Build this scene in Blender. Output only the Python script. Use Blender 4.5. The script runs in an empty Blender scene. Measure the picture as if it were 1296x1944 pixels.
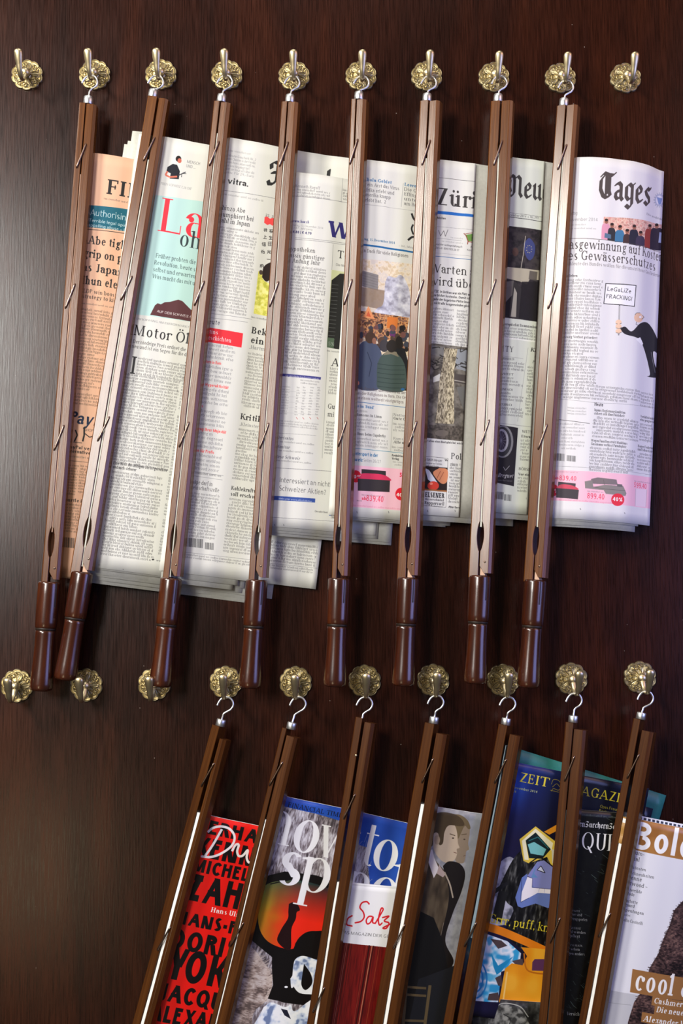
import bpy, bmesh, math, random
import numpy as np
from mathutils import Vector, Matrix
S = bpy.context.scene
C = S.collection
# ---------------------------------------------------------------- camera (the wall is the plane y = 0, the room is at y < 0)
FPX, CAM, PITCH, YAW, ROLL = 2200., Vector((-.0214, -1.4857, 1.4016)), .0771, .0247, -.0054
_f = Vector((math.sin(YAW) * math.cos(PITCH), math.cos(YAW) * math.cos(PITCH), math.sin(PITCH)))
_r = _f.cross(Vector((0, 0, 1))).normalized(); _u = _r.cross(_f)
RT = _r * math.cos(ROLL) + _u * math.sin(ROLL); UP = _u * math.cos(ROLL) - _r * math.sin(ROLL); FW = _f
cd = bpy.data.cameras.new('camera'); cam = bpy.data.objects.new('camera', cd); C.objects.link(cam)
cd.sensor_fit = 'HORIZONTAL'; cd.sensor_width = 36; cd.lens = FPX / 1296 * 36; cd.clip_start = .05
cam.matrix_world = Matrix.Translation(CAM) @ Matrix((RT, UP, -FW)).transposed().to_4x4()
S.camera = cam
# ---------------------------------------------------------------- room light
S.view_settings.view_transform = 'Standard'; S.view_settings.look = 'None'; S.view_settings.gamma = 1; S.view_settings.use_curve_mapping = False
S.view_settings.exposure = 0
wd = bpy.data.worlds.new('room'); S.world = wd; wd.use_nodes = True
wd.node_tree.nodes['Background'].inputs[0].default_value = (1, .93, .85, 1); wd.node_tree.nodes['Background'].inputs[1].default_value = .06
def area(name, loc, target, sx, sy, power, col):
    l = bpy.data.lights.new(name, 'AREA'); l.shape = 'RECTANGLE'; l.size = sx; l.size_y = sy; l.energy = power; l.color = col
    o = bpy.data.objects.new(name, l); C.objects.link(o); o.location = loc
    o.rotation_euler = (Vector(target) - Vector(loc)).to_track_quat('-Z', 'Y').to_euler(); return o
area('lamp_left', (-1.95, -1.55, 2.95), (0, 0, 1.7), .4, .4, 66, (1, .95, .86))         # throws the hook shadows to the right
area('window_left', (-1.14, -1.9, 2.10), (-.2, 0, 1.7), .42, .85, 40, (1, .97, .92))      # its sheen lies on the panel at the left
area('window_right', (1.3, -.85, 1.55), (.1, 0, 1.55), .8, .8, 10, (.36, .42, 1.))        # bluish daylight on the right edges of the rods
area('lamp_right', (1.3, -.85, 2.45), (.1, 0, 1.8), .8, .6, 4.5, (1, .6, .5))
area('table_lamp', (-.84, -1.9, .66), (-.3, 0, 1.1), .3, .3, 2.2, (1, .8, .5))        # faint warm sheen low on the left
area('ceiling_lamp', (.05, -.9, 3.5), (0, 0, 1.5), .8, .8, 9, (1, .95, .88))
# ---------------------------------------------------------------- helpers
def P(x, y, h=0.):
    """point at distance h (mm) from the wall that the photograph shows at pixel x, y"""
    d = FW * FPX + RT * (x - 648) - UP * (y - 972)
    return CAM + d * ((-h / 1000. - CAM.y) / d.y)
_CA, _FW, _RT, _UP = (np.array(v) for v in (CAM, FW, RT, UP))
def project(w):
    d = np.asarray(w) - _CA; z = d @ _FW
    return np.stack([648 + FPX * (d @ _RT) / z, 972 - FPX * (d @ _UP) / z], -1)
def mesh_obj(name, verts, faces, mat, parent=None, smooth_=False, uv=None):
    me = bpy.data.meshes.new(name); me.from_pydata([tuple(v) for v in verts], [], faces); me.update()
    if smooth_: me.polygons.foreach_set('use_smooth', [True] * len(me.polygons))
    if uv is not None:
        L = me.uv_layers.new(name='UVMap'); vi = np.empty(len(me.loops), int); me.loops.foreach_get('vertex_index', vi)
        L.data.foreach_set('uv', np.asarray(uv, np.float32)[vi].ravel())
    for m in (mat if isinstance(mat, list) else [mat]): me.materials.append(m)
    o = bpy.data.objects.new(name, me); C.objects.link(o)
    if parent: o.parent = parent
    return o
def root(name, M, label, cat, group=None):
    o = bpy.data.objects.new(name, None); C.objects.link(o); o.empty_display_size = .02; o.matrix_world = M
    o['label'] = label; o['category'] = cat
    if group: o['group'] = group
    return o
def loft(rings, cap=True):
    n = len(rings[0]); V = [p for r in rings for p in r]; F = []
    for i in range(len(rings) - 1):
        for j in range(n): F.append((i * n + j, i * n + (j + 1) % n, (i + 1) * n + (j + 1) % n, (i + 1) * n + j))
    if cap: F.append(tuple(range(n))[::-1]); F.append(tuple(range((len(rings) - 1) * n, len(rings) * n)))
    return V, F
def tube(pts, rad, n=10, flat=1., up=None, ridges=None):
    pts = [Vector(p) for p in pts]; rad = rad if isinstance(rad, (list, tuple)) else [rad] * len(pts); R = []; prev = up or Vector((1, 0, 0))
    for i, p in enumerate(pts):
        t = (pts[min(i + 1, len(pts) - 1)] - pts[max(i - 1, 0)]).normalized()
        a = (prev - t * prev.dot(t)).normalized(); b = t.cross(a); prev = a
        R.append([p + (a * math.cos(k * 2 * math.pi / n) + b * (flat * math.sin(k * 2 * math.pi / n))) * rad[i] * (1 if not ridges else ridges(k, n, i)) for k in range(n)])
    return loft(R)
def cr(pts, n=6):
    p = [np.array(q, float) for q in pts]; p = [2 * p[0] - p[1]] + p + [2 * p[-1] - p[-2]]; o = []
    for i in range(1, len(p) - 2):
        for k in range(n):
            t = k / n; o.append(tuple(.5 * (2 * p[i] + (p[i + 1] - p[i - 1]) * t + (2 * p[i - 1] - 5 * p[i] + 4 * p[i + 1] - p[i + 2]) * t * t + (3 * p[i] - p[i - 1] - 3 * p[i + 1] + p[i + 2]) * t ** 3)))
    return o + [tuple(p[-2])]
# ---------------------------------------------------------------- materials
def new_mat(name):
    m = bpy.data.materials.new(name); m.use_nodes = True; nt = m.node_tree; return m, nt, nt.nodes['Principled BSDF']
def nd(nt, kind, **kw):
    n = nt.nodes.new(kind)
    for k, v in kw.items(): setattr(n, k, v)
    return n
def ramp(nt, fac, stops):
    r = nd(nt, 'ShaderNodeValToRGB'); e = r.color_ramp.elements
    while len(e) < len(stops): e.new(.5)
    for q, (p, c) in zip(e, stops): q.position = p; q.color = (*c, 1) if len(c) == 3 else c
    nt.links.new(fac, r.inputs[0]); return r.outputs[0]
def wood(name, cols, scale=(60, 60, 3), rough=.35, bump=.15, coat=0., fine=900., spec=.5):
    m, nt, b = new_mat(name); tc = nd(nt, 'ShaderNodeTexCoord'); mp = nd(nt, 'ShaderNodeMapping'); mp.inputs['Scale'].default_value = scale
    oi = nd(nt, 'ShaderNodeObjectInfo'); ad = nd(nt, 'ShaderNodeVectorMath', operation='ADD'); nt.links.new(tc.outputs['Object'], ad.inputs[0]); nt.links.new(oi.outputs['Random'], ad.inputs[1]); nt.links.new(ad.outputs[0], mp.inputs[0])
    n1 = nd(nt, 'ShaderNodeTexNoise'); n1.inputs['Scale'].default_value = 1; n1.inputs['Detail'].default_value = 6; n1.inputs['Roughness'].default_value = .65; n1.inputs['Distortion'].default_value = .6
    nt.links.new(mp.outputs[0], n1.inputs['Vector'])
    nt.links.new(ramp(nt, n1.outputs['Fac'], cols), b.inputs['Base Color'])
    m2 = nd(nt, 'ShaderNodeMapping'); m2.inputs['Scale'].default_value = (fine, fine, fine * .035); nt.links.new(tc.outputs['Object'], m2.inputs[0])
    n2 = nd(nt, 'ShaderNodeTexNoise'); n2.inputs['Scale'].default_value = 1; n2.inputs['Detail'].default_value = 3; nt.links.new(m2.outputs[0], n2.inputs['Vector'])
    bp = nd(nt, 'ShaderNodeBump'); bp.inputs['Strength'].default_value = bump; bp.inputs['Distance'].default_value = .0006; nt.links.new(n2.outputs['Fac'], bp.inputs['Height']); nt.links.new(bp.outputs[0], b.inputs['Normal'])
    b.inputs['Roughness'].default_value = rough; b.inputs['Coat Weight'].default_value = coat; b.inputs['Coat Roughness'].default_value = .2; b.inputs['Specular IOR Level'].default_value = spec
    return m
M_BAR = wood('stained_beech', [(.3, (.07, .020, .0025)), (.55, (.12, .037, .0045)), (.75, (.165, .056, .008))], (240, 240, 6), .26, .14, .15, 900., .4)
M_BAR2 = wood('dark_stained_beech', [(.3, (.04, .011, .0022)), (.55, (.07, .022, .004)), (.75, (.105, .036, .007))], (240, 240, 6), .26, .14, .15, 900., .4)
M_HANDLE = wood('lacquered_handle_wood', [(.3, (.022, .005, .002)), (.55, (.048, .010, .003)), (.75, (.09, .021, .005))], (120, 120, 9), .24, .12, .6)
M_RAW = wood('bare_beech', [(.3, (.5, .3, .2)), (.7, (.62, .4, .28))], (200, 200, 10), .6, .2)
def metal(name, col, rough, dark=None, bump=0.):
    m, nt, b = new_mat(name); b.inputs['Metallic'].default_value = 1; b.inputs['Roughness'].default_value = rough; b.inputs['Base Color'].default_value = (*col, 1)
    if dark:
        g = nd(nt, 'ShaderNodeNewGeometry'); r = ramp(nt, g.outputs['Pointiness'], [(.40, dark), (.505, col), (.62, tuple(min(1, c * 1.4) for c in col))]); nt.links.new(r, b.inputs['Base Color'])  # tarnish plus occlusion shade painted into the crevices, raised edges lightened
    if bump:
        n = nd(nt, 'ShaderNodeTexNoise'); n.inputs['Scale'].default_value = 700; bp = nd(nt, 'ShaderNodeBump'); bp.inputs['Strength'].default_value = bump; bp.inputs['Distance'].default_value = .0004
        tc = nd(nt, 'ShaderNodeTexCoord'); nt.links.new(tc.outputs['Object'], n.inputs['Vector']); nt.links.new(n.outputs['Fac'], bp.inputs['Height']); nt.links.new(bp.outputs[0], b.inputs['Normal'])
    return m
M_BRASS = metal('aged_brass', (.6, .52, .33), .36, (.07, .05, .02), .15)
M_BRASS2 = metal('polished_brass', (.72, .61, .38), .4, None, .1)
M_ZINC = metal('zinc_plated_steel', (.86, .88, .9), .38)
M_WIRE = metal('dark_bronze_wire', (.3, .21, .16), .28)
def plain(name, col, rough=.6, spec=.4):
    m, nt, b = new_mat(name); b.inputs['Roughness'].default_value = rough; b.inputs['Specular IOR Level'].default_value = spec
    n = nd(nt, 'ShaderNodeTexNoise'); n.inputs['Scale'].default_value = 300; n.inputs['Detail'].default_value = 3; tc = nd(nt, 'ShaderNodeTexCoord'); nt.links.new(tc.outputs['Object'], n.inputs['Vector'])
    nt.links.new(ramp(nt, n.outputs['Fac'], [(.3, tuple(c * .9 for c in col)), (.7, col)]), b.inputs['Base Color']); return m
M_NEWS = plain('newsprint_edge', (.56, .56, .51)); M_SALMON = plain('salmon_newsprint_edge', (.68, .45, .33)); M_WHITE = plain('white_paper_edge', (.86, .86, .86), .45)
M_DARKEDGE = plain('dark_paper_edge', (.06, .06, .065), .3); M_GREYBLUE = plain('grey_blue_paper_edge', (.2, .27, .33), .3); M_GROOVE = plain('dark_groove', (.02, .012, .008), .5)
def print_mat(name, page, rough=.62, spec=.25, coat=0.):
    im = bpy.data.images.new(name, page.W, page.H); a = np.ones((page.H, page.W, 4), np.float32); a[..., :3] = np.clip(page.a[::-1], 0, 1)
    im.pixels.foreach_set(a.ravel()); im.update(); im.pack()
    m, nt, b = new_mat(name); t = nd(nt, 'ShaderNodeTexImage'); t.image = im; t.extension = 'EXTEND'; u = nd(nt, 'ShaderNodeUVMap'); nt.links.new(u.outputs[0], t.inputs[0]); nt.links.new(t.outputs['Color'], b.inputs['Base Color'])
    b.inputs['Roughness'].default_value = rough; b.inputs['Specular IOR Level'].default_value = spec; b.inputs['Coat Weight'].default_value = coat; b.inputs['Coat Roughness'].default_value = .12
    return m
# ---------------------------------------------------------------- the wall panel
def wall_mat():
    m, nt, b = new_mat('mahogany_veneer'); tc = nd(nt, 'ShaderNodeTexCoord')
    def nz(sc, det, rough=.6, dist=0.):
        mp = nd(nt, 'ShaderNodeMapping'); mp.inputs['Scale'].default_value = sc; nt.links.new(tc.outputs['Object'], mp.inputs[0]); n = nd(nt, 'ShaderNodeTexNoise'); n.inputs['Scale'].default_value = 1
        n.inputs['Detail'].default_value = det; n.inputs['Roughness'].default_value = rough; n.inputs['Distortion'].default_value = dist; nt.links.new(mp.outputs[0], n.inputs['Vector']); return n.outputs['Fac']
    big = nz((14, 1, 1.6), 5, .6, .8); fine = nz((700, 1, 22), 4, .6); pores = nz((520, 1, 34), 2, .5)
    c1 = ramp(nt, big, [(.3, (.010, .0022, .0009)), (.5, (.021, .0042, .0014)), (.72, (.037, .0078, .0022))])
    c2 = ramp(nt, fine, [(.35, (.5, .5, .5)), (.6, (1.15, 1.15, 1.15)), (.8, (1.9, 1.7, 1.5))])
    mx = nd(nt, 'ShaderNodeMix', data_type='RGBA', blend_type='MULTIPLY'); mx.inputs[0].default_value = 1; nt.links.new(c1, mx.inputs[6]); nt.links.new(c2, mx.inputs[7])
    # dust specks and small scratches
    vo = nd(nt, 'ShaderNodeTexVoronoi'); vo.inputs['Scale'].default_value = 55; nt.links.new(tc.outputs['Object'], vo.inputs['Vector'])
    cl = nz((9, 9, 9), 2); a = nd(nt, 'ShaderNodeMath', operation='LESS_THAN'); a.inputs[1].default_value = .035; nt.links.new(vo.outputs['Distance'], a.inputs[0])
    g = nd(nt, 'ShaderNodeSeparateColor'); nt.links.new(vo.outputs['Color'], g.inputs[0]); gt = nd(nt, 'ShaderNodeMath', operation='GREATER_THAN'); gt.inputs[1].default_value = .72; nt.links.new(g.outputs[0], gt.inputs[0])
    mu = nd(nt, 'ShaderNodeMath', operation='MULTIPLY'); nt.links.new(a.outputs[0], mu.inputs[0]); nt.links.new(gt.outputs[0], mu.inputs[1]); m3 = nd(nt, 'ShaderNodeMath', operation='MULTIPLY'); nt.links.new(mu.outputs[0], m3.inputs[0]); nt.links.new(cl, m3.inputs[1])
    m4 = nd(nt, 'ShaderNodeMix', data_type='RGBA'); nt.links.new(m3.outputs[0], m4.inputs[0]); nt.links.new(mx.outputs[2], m4.inputs[6]); m4.inputs[7].default_value = (.35, .3, .26, 1)
    nt.links.new(m4.outputs[2], b.inputs['Base Color'])
    bp = nd(nt, 'ShaderNodeBump'); bp.inputs['Strength'].default_value = .3; bp.inputs['Distance'].default_value = .0003; nt.links.new(pores, bp.inputs['Height']); nt.links.new(bp.outputs[0], b.inputs['Normal'])
    nt.links.new(ramp(nt, fine, [(.3, (.23,) * 3), (.7, (.34,) * 3)]), b.inputs['Roughness']); b.inputs['Specular IOR Level'].default_value = .32
    return m
V = [(-1.4, 0, 0), (1.4, 0, 0), (1.4, 0, 2.6), (-1.4, 0, 2.6), (-1.4, .03, 0), (1.4, .03, 0), (1.4, .03, 2.6), (-1.4, .03, 2.6)]
wall = mesh_obj('wall_back', V, [(0, 1, 2, 3), (7, 6, 5, 4), (0, 4, 5, 1), (1, 5, 6, 2), (2, 6, 7, 3), (3, 7, 4, 0)], wall_mat()); wall['kind'] = 'structure'
# ---------------------------------------------------------------- brass coat hooks
TOP = [(52, 143.5), (180, 143), (305.7, 142.5), (430.7, 143.5), (558, 145), (685, 145), (809.5, 145.5), (937, 147.6), (1063, 149.2), (1186.5, 149)]
BOT = [(33, 1301.7), (164.5, 1300.5), (293, 1299), (428.6, 1295.3), (561, 1295.6), (692, 1293), (822, 1291.5), (954.4, 1291.5), (1083.6, 1288.7), (1213.9, 1286)]
def rosette():
    NR, NA = 60, 180; V = []; F = []
    g = lambda x, s: math.exp(-(x / s) ** 2)
    for i in range(NR + 1):
        q = i / NR
        for j in range(NA):
            a = 2 * math.pi * j / NA; lobe = abs(math.cos(5 * a)) ** .6; R = .0192 + .0021 * lobe; r = q * R
            h = .0040 * (1 - q * q) + .0010
            h += .0016 * g(q - .95, .045) - .0016 * g(q - .85, .05)
            ph = (a + math.pi / 10) % (2 * math.pi / 5) - math.pi / 5; y = q * math.sin(ph); x = q * math.cos(ph)
            wd = .15 * max(.05, math.sin(math.pi * min(1, max(0, (x - .24) / .56)))) ** .7
            e = abs(y) / wd if .24 < x < .8 else 9
            h += .0022 * g(e - 1, .3) + (.0017 * g(e, .42) if e < 1 else 0) - (.0010 * g(e - .62, .16)) - (.0016 * g(e - 1.6, .35) if e < 3 else 0)
            for s in (-1, 1):
                cx, cy = .68 * math.cos(math.pi / 5 * .80), s * .68 * math.sin(math.pi / 5 * .80); d = math.hypot(x - cx, y - cy)
                h += .0018 * g(d - .12, .032) + .0016 * g(d, .05) - .0014 * g(d - .068, .026)
            h += .0012 * g(q - .25, .045)
            if i == NR: h = 0.
            V.append((r * math.sin(a), -h, r * math.cos(a)))
    for i in range(NR):
        for j in range(NA): F.append((i * NA + j, (i + 1) * NA + j, (i + 1) * NA + (j + 1) % NA, i * NA + (j + 1) % NA))
    return V, F
def prong():
    path = cr([(0, -.010, -.001), (0, -.0145, -.006), (0, -.0185, -.0125), (0, -.0250, -.0172), (0, -.0325, -.0172), (0, -.0385, -.012), (0, -.0425, -.004), (0, -.0455, .0025), (0, -.0478, .0085), (0, -.0486, .0115), (0, -.0487, .0132)], 6)
    rr = [p[0] for p in cr([(.0042, 0), (.0034, 0), (.0028, 0), (.0026, 0), (.0027, 0), (.0032, 0), (.0041, 0), (.0050, 0), (.0054, 0), (.0042, 0), (.0012, 0)], 6)]
    rid = lambda k, n, i: 1 - (.13 if (k % n) in (n // 4 - 2, n // 4 + 2) and 26 < i < 50 else 0)
    return tube(path, rr, 20, .72, Vector((1, 0, 0)), rid)
def ball():
    V = []; F = []
    for i in range(13):
        t = math.pi * i / 12
        for j in range(20): V.append((.0062 * math.sin(t) * math.cos(j * math.pi / 10), -.0105 - .0062 * math.cos(t), .0062 * math.sin(t) * math.sin(j * math.pi / 10)))
    for i in range(12):
        for j in range(20): F.append((i * 20 + j, i * 20 + (j + 1) % 20, (i + 1) * 20 + (j + 1) % 20, (i + 1) * 20 + j))
    return V, F
_rs, _pr, _bl = rosette(), prong(), ball(); proto = None
HOOKL = {0: {0: 'empty brass wall hook at the left end of the upper row', 9: 'empty brass wall hook at the right end of the upper row'},
         1: {0: 'empty brass wall hook at the left end of the lower row', 1: 'empty, fully uncovered brass wall hook, second from the left in the lower row', 2: 'brass wall hook of the lower row half hidden behind a wooden handle'}}
NEWSL = ['the salmon-pink newspaper', 'the newspaper with the turquoise box', 'the newspaper with the solid red block', 'the newspaper with the dark blue W',
         'the newspaper with the crowd photo', 'the newspaper with the tree trunk photo', 'the newspaper with the blue flag photo', 'the newspaper with the placard cartoon']
MAGL = ['the red magazine', 'the magazine with the ski goggle', 'the magazine with red handwriting', 'the magazine with two profile heads', 'the blue magazine with the painted mask',
        'the black magazine', 'the magazine with the fur coat']
for row, pts in enumerate((TOP, BOT)):
    for i, (x, y) in enumerate(pts):
        lab = HOOKL[row].get(i)
        if not lab: lab = ('brass wall hook carrying the rod of ' + NEWSL[i - 1]) if row == 0 else ('brass wall hook carrying the rod of ' + MAGL[i - 3])
        hk = root('coat_hook', Matrix.Translation(P(x, y, 0)), lab, 'wall hook', 'brass hooks in two rows on the panel')
        if proto is None:
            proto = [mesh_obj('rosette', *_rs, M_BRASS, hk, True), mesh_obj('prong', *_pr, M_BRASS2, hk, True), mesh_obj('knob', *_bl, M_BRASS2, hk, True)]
        else:
            for o in proto:
                c = o.copy(); C.objects.link(c); c.parent = hk
# ---------------------------------------------------------------- wooden reading rods
def bar(x0, x1, y0, y1, zs, inner, side, r=3.6):
    """one half of a rod; side +1: the right half, its inner edge x0 pushed away from the gap by inner(z)"""
    rings = []
    for z in zs:
        k = inner(z)
        if side > 0:
            a, b = x0 + k, x1
            arc = [(b - r - .3, y0), (b - r + .2, y0 + .25), (b - .25, y0 + r - .2), (b, y0 + r + .3)]
            sec = [(a, y1), (a, y0 + .4), (a + .4, y0)] + arc + [(b, y1 - 1.5), (b - 1.5, y1)]
        else:
            a, b = x0, x1 - k
            sec = [(b, y1), (a + 1.5, y1), (a, y1 - 1.5), (a, y0 + 1.6), (a + .5, y0 + .5), (a + 1.6, y0), (b - .4, y0), (b, y0 + .4)]
        rings.append([(p[0] / 1000, p[1] / 1000, z / 1000) for p in sec])
    return loft(rings)
def lathe(prof, n=48, slot=None):
    rings = []
    for z, r in prof:
        rg = []
        for j in range(n):
            rr = r
            if slot and j in slot[0] and slot[1] < z <= slot[2]: rr = r * .45
            a = 2 * math.pi * j / n; rg.append((rr * math.cos(a) / 1000, rr * math.sin(a) / 1000, z / 1000))
        rings.append(rg)
    return loft(rings)
RODS = []
def rod(kind, top, bot, h0, h1, ferr, ring, alpha, wl, wr, gap, drop, clips, label, group, length=None, spine=None, tongue=False, ferrule=True, mat=None, screw=None, lens=True, cz=0.):
    T = P(*top, h0); B = P(*bot, h1); a = (B - T).normalized(); n0 = Vector((0, -1, 0)); n0 = (n0 - a * n0.dot(a)).normalized(); u0 = a.cross(n0).normalized()
    if u0.x < 0: u0 = -u0
    phi = math.radians(alpha) + (top[0] - 594) / 2200
    u = u0 * math.cos(phi) + n0 * math.sin(phi); v = n0 * math.cos(phi) - u0 * math.sin(phi); z = -a
    M = Matrix.Translation(T) @ Matrix((u, -v, z)).transposed().to_4x4(); mat = mat or M_BAR
    rt = root(kind, M, label, 'newspaper rod' if kind == 'newspaper_stick' else 'magazine rod', group)
    L = (length or (B - T).length * 1000); d = 15.
    lz = -L + 49.; ln = lambda zz: 3.1 * max(0, 1 - ((zz - lz) / 19.) ** 2) ** .75 if lens else 0
    close = lambda zz: -(gap - 1.2) / 2 * min(1, max(0, (lz - zz) / 15))
    zs = [0, -.8, -20, -150, -300, -420] + [lz + q for q in (24, 20, 19, 17, 14, 10, 5, 0, -5, -10, -14, -17, -19, -22, -28)] + [-L - 3]
    mesh_obj('fixed_bar', *bar(-gap / 2 - wl, -gap / 2, 0, d, zs, lambda q: ln(q) + close(q) * .5, -1), mat, rt)
    z2 = [-drop, -drop - .8] + [q for q in zs[2:-1]] + [-L + 12, -L + 3.]
    cut = lambda q: max(0, (-L + 12 - q) / 9 * 5.5) if q < -L + 12 else 0
    rb = mesh_obj('hinged_bar', *bar(gap / 2, gap / 2 + wr, 0, d, z2, lambda q: ln(q) + close(q) + cut(q), 1), mat, rt)
    hs = 14.; hx = 0.
    prof = [(-L, 9), (-L - .3, 12.4), (-L - 1.5, 13.4), (-L - 3, 13.7), (-L - 16, 13.8), (-L - 31, 13.7), (-L - 32, 13.7), (-L - 50, 13.5), (-L - 56, 13.3), (-L - 57.5, 12.6), (-L - 58, 11.4), (-L - 60.5, 11.3), (-L - 61, 12.1), (-L - 64, 12.0), (-L - 80, 12.0), (-L - 100, 12.6), (-L - 115, 13.4), (-L - 126, 14), (-L - 131, 13.9), (-L - 133.5, 13), (-L - 134.8, 10.5), (-L - 135, 4)]
    hv, hf = lathe(prof, 48); hv = [(p[0] + hx / 1000, p[1] + .0075, p[2]) for p in hv]
    ho = mesh_obj('handle', hv, hf, M_HANDLE, rt, True); ho['label'] = 'turned dark red-brown wooden grip'
    an = math.radians(-38); ex, ey = Vector((math.cos(an), math.sin(an), 0)), Vector((-math.sin(an), math.cos(an), 0)); sb = []
    for zz in (-L - 1.2, -L - 31): sb.append([tuple(((ex * (r_ / 1000) + ey * (w_ / 1000)) + Vector((hx / 1000, .0075, zz / 1000)))) for r_, w_ in ((10, -.8), (13.95, -.8), (13.95, .8), (10, .8))])
    mesh_obj('slot', *loft(sb), M_GROOVE, ho)  # solid dark box, its colour stands for the shade inside a slit
    gr = [(-L - 57.6, 12.3), (-L - 58, 12.5), (-L - 60.4, 12.3), (-L - 60.8, 11)]; gv, gf = lathe(gr, 40); mesh_obj('handle_ring', [(p[0] + hx / 1000, p[1] + .0075, p[2]) for p in gv], gf, M_GROOVE, ho, True)
    if tongue: mesh_obj('hinge_tongue', *loft([[((gap / 2 + x) / 1000, y / 1000, (-L + zz) / 1000) for x, zz in ((.3, .2), (7, .2), (.3, 12))] for y in (1.2, 11)]), M_RAW, rt)['label'] = 'pale bare wood tongue'
    sv, sf = lathe([(0, 0.2), (0, 1.4), (.7, 1.2), (.9, .3)], 12); mesh_obj('hinge_screw', [((gap / 2 + 6) / 1000 + p[0], -p[2], (-L + 17) / 1000 + p[1]) for p in sv], sf, M_WIRE, rb, True)
    for k, cy in enumerate(clips):
        zc = -(cy - top[1]) * ((B - T).length * 1000) / (bot[1] - top[1])
        for _ in range(3):
            yy = project(np.array(M @ Vector((0, 0, zc / 1000))))[1]; zc += (yy - cy) * .67
        w = tube(cr([(4.4, 2, zc + 16.5), (4.2, -.8, zc + 15.6), (3, -1.3, zc + 11), (-1.2, -1.5, zc - 3), (-4.8, -1.2, zc - 14), (-5.4, 2, zc - 16.)], 4), 1.05, 8)
        mesh_obj('wire_clip', [tuple(c / 1000 for c in p) for p in w[0]], w[1], M_WIRE, rt, True)
    # ferrule and hook, built in the rod's frame
    Mi = M.inverted(); hF = h0 - 7.5
    fc = Mi @ P(ferr[0], ferr[1], hF); fh = 11. if kind == 'newspaper_stick' else 8.8; fo = None; fc.y = .0066; fc.z = fh / 2000 + .0002 + (0 if ferrule else -.004)
    if ferrule:
        pr = [(0, 5.4), (.5, 5.9), (fh - 1, 5.7), (fh - .2, 5.2), (fh, 3.4)]; fv, ff = lathe([(z_ - fh / 2, r_) for z_, r_ in pr], 28)
        fo = mesh_obj('ferrule', [(fc.x + p[0], fc.y + p[1], fc.z + p[2]) for p in fv], ff, M_ZINC, rt, True); fo['label'] = 'shiny zinc-plated cap'
    RC = P(ring[0], ring[1], 27.5); sx = .000675
    tpl = [(-15.5, 2.5), (-12.5, -4), (-7, -10.5), (1, -13.2), (9, -10.8), (13.6, -3.5), (13.6, 3.5), (9.5, 9.5), (3.5, 13), (-.5, 17)]
    pts = [RC + Vector((q[0] * sx, 0, -q[1] * sx)) for q in tpl]; end = M @ (fc + Vector((0, 0, (fh / 2 if ferrule else -.004) / (1000 if ferrule else 1))))
    pts[-1] = pts[-2].lerp(end, .3); pts[-1].x = pts[-2].x * .35 + end.x * .65
    pts += [pts[-1].lerp(end, .5), end]
    tv, tf = tube(cr([tuple(Mi @ p) for p in pts], 5), .00125, 10); mesh_obj('wire_hook', tv, tf, M_ZINC, fo or rt, True)['label'] = 'steel wire hook'
    if screw: sv, sf = lathe([(0, 0.2), (0, 1.6), (.9, 1.3), (1.1, .3)], 12); q = Mi @ P(*screw, h0); mesh_obj('screw', [(q.x + p[0], -p[2], q.z + p[1]) for p in sv], sf, M_BRASS2, rt, True)
    RODS.append((M, T, a, gap, L)); return M
NG, MG = 'newspaper rods hanging in the upper row', 'magazine rods hanging in the lower row'
UR = [  # gap top, gap bottom, ferrule, hook ring, alpha, left width, right width, gap, tongue
    ((163, 195), (91, 1104), (168, 187.5), (171, 156), 12.5, 8, 12.5, 1.6, 0), ((300, 183), (153, 1085), (290.5, 176), (296, 156), 15, 12.5, 11.5, 3.0, 1), ((418, 191), (321, 1097), (421, 186), (427, 156), 20, 8, 12, 2.2, 0),
    ((546, 192), (483.5, 1100), (551, 185.5), (554.5, 157), 19, 8, 12.5, 1.8, 0), ((676, 187), (639, 1097), (682, 182.5), (686, 157), 20.5, 6.5, 12, 1.8, 0), ((814, 189), (770.5, 1096), (810, 183), (814, 157), 20, 11.5, 13, 2.2, 1),
    ((950.5, 190), (908, 1092), (945, 181.5), (948, 157), 13.5, 12.2, 14, 2.6, 1), ((1074.5, 198), (1011.5, 1100), (1069, 193.5), (1074, 165), 20, 12.2, 13.5, 2.2, 1)]
WORD = ['leftmost wooden rod of the upper row, holding '] + ['brown wooden rod with turned grip, holding '] * 6 + ['rightmost wooden rod of the upper row, holding ']
for i, (t, b, fe, rg, al, wl, wr, gp, tg) in enumerate(UR):
    o = t[1]; k = (b[1] - t[1]) / 905
    rod('newspaper_stick', t, b, 36., 40., fe, rg, al, wl, wr, gp, 1.2 + (i % 3) * .5, [o + 101 * k, o + 366 * k, o + 634 * k], WORD[i] + NEWSL[i], NG, tongue=tg)
LR = [((419, 1381), (269, 1944), (416.5, 1374), (428, 1337), 38, 12, 8, 5.2, 13, (1472, 1783)), ((545, 1384), (409, 1944), (555, 1376), (565.5, 1337), 26, 6.5, 14, 2.2, 7.5, (1470, 1775)), ((690, 1364), (598, 1944), (686, 1366), (692, 1337), 22, 9.5, 12.5, 3.6, 4, (1532, 1899)),
      ((827, 1376), (729.5, 1944), (822, 1367.5), (827, 1334), 26, 13.5, 13, 5, 9.5, (1464, 1779)), ((966, 1379), (862, 1944), (957.5, 1370), (963.5, 1337), 27, 12.5, 13, 5.5, 9, (1465, 1775)), ((1089, 1373), (1038, 1944), (1087.5, 1365.5), (1089.5, 1330), 18, 10.5, 14.5, 1.6, 7, (1460, 1767)), ((1218, 1367), (1114, 1944), (1215.5, 1361), (1225, 1326), 24, 9.5, 14, 4.6, 12, (1456, 1757))]
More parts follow.
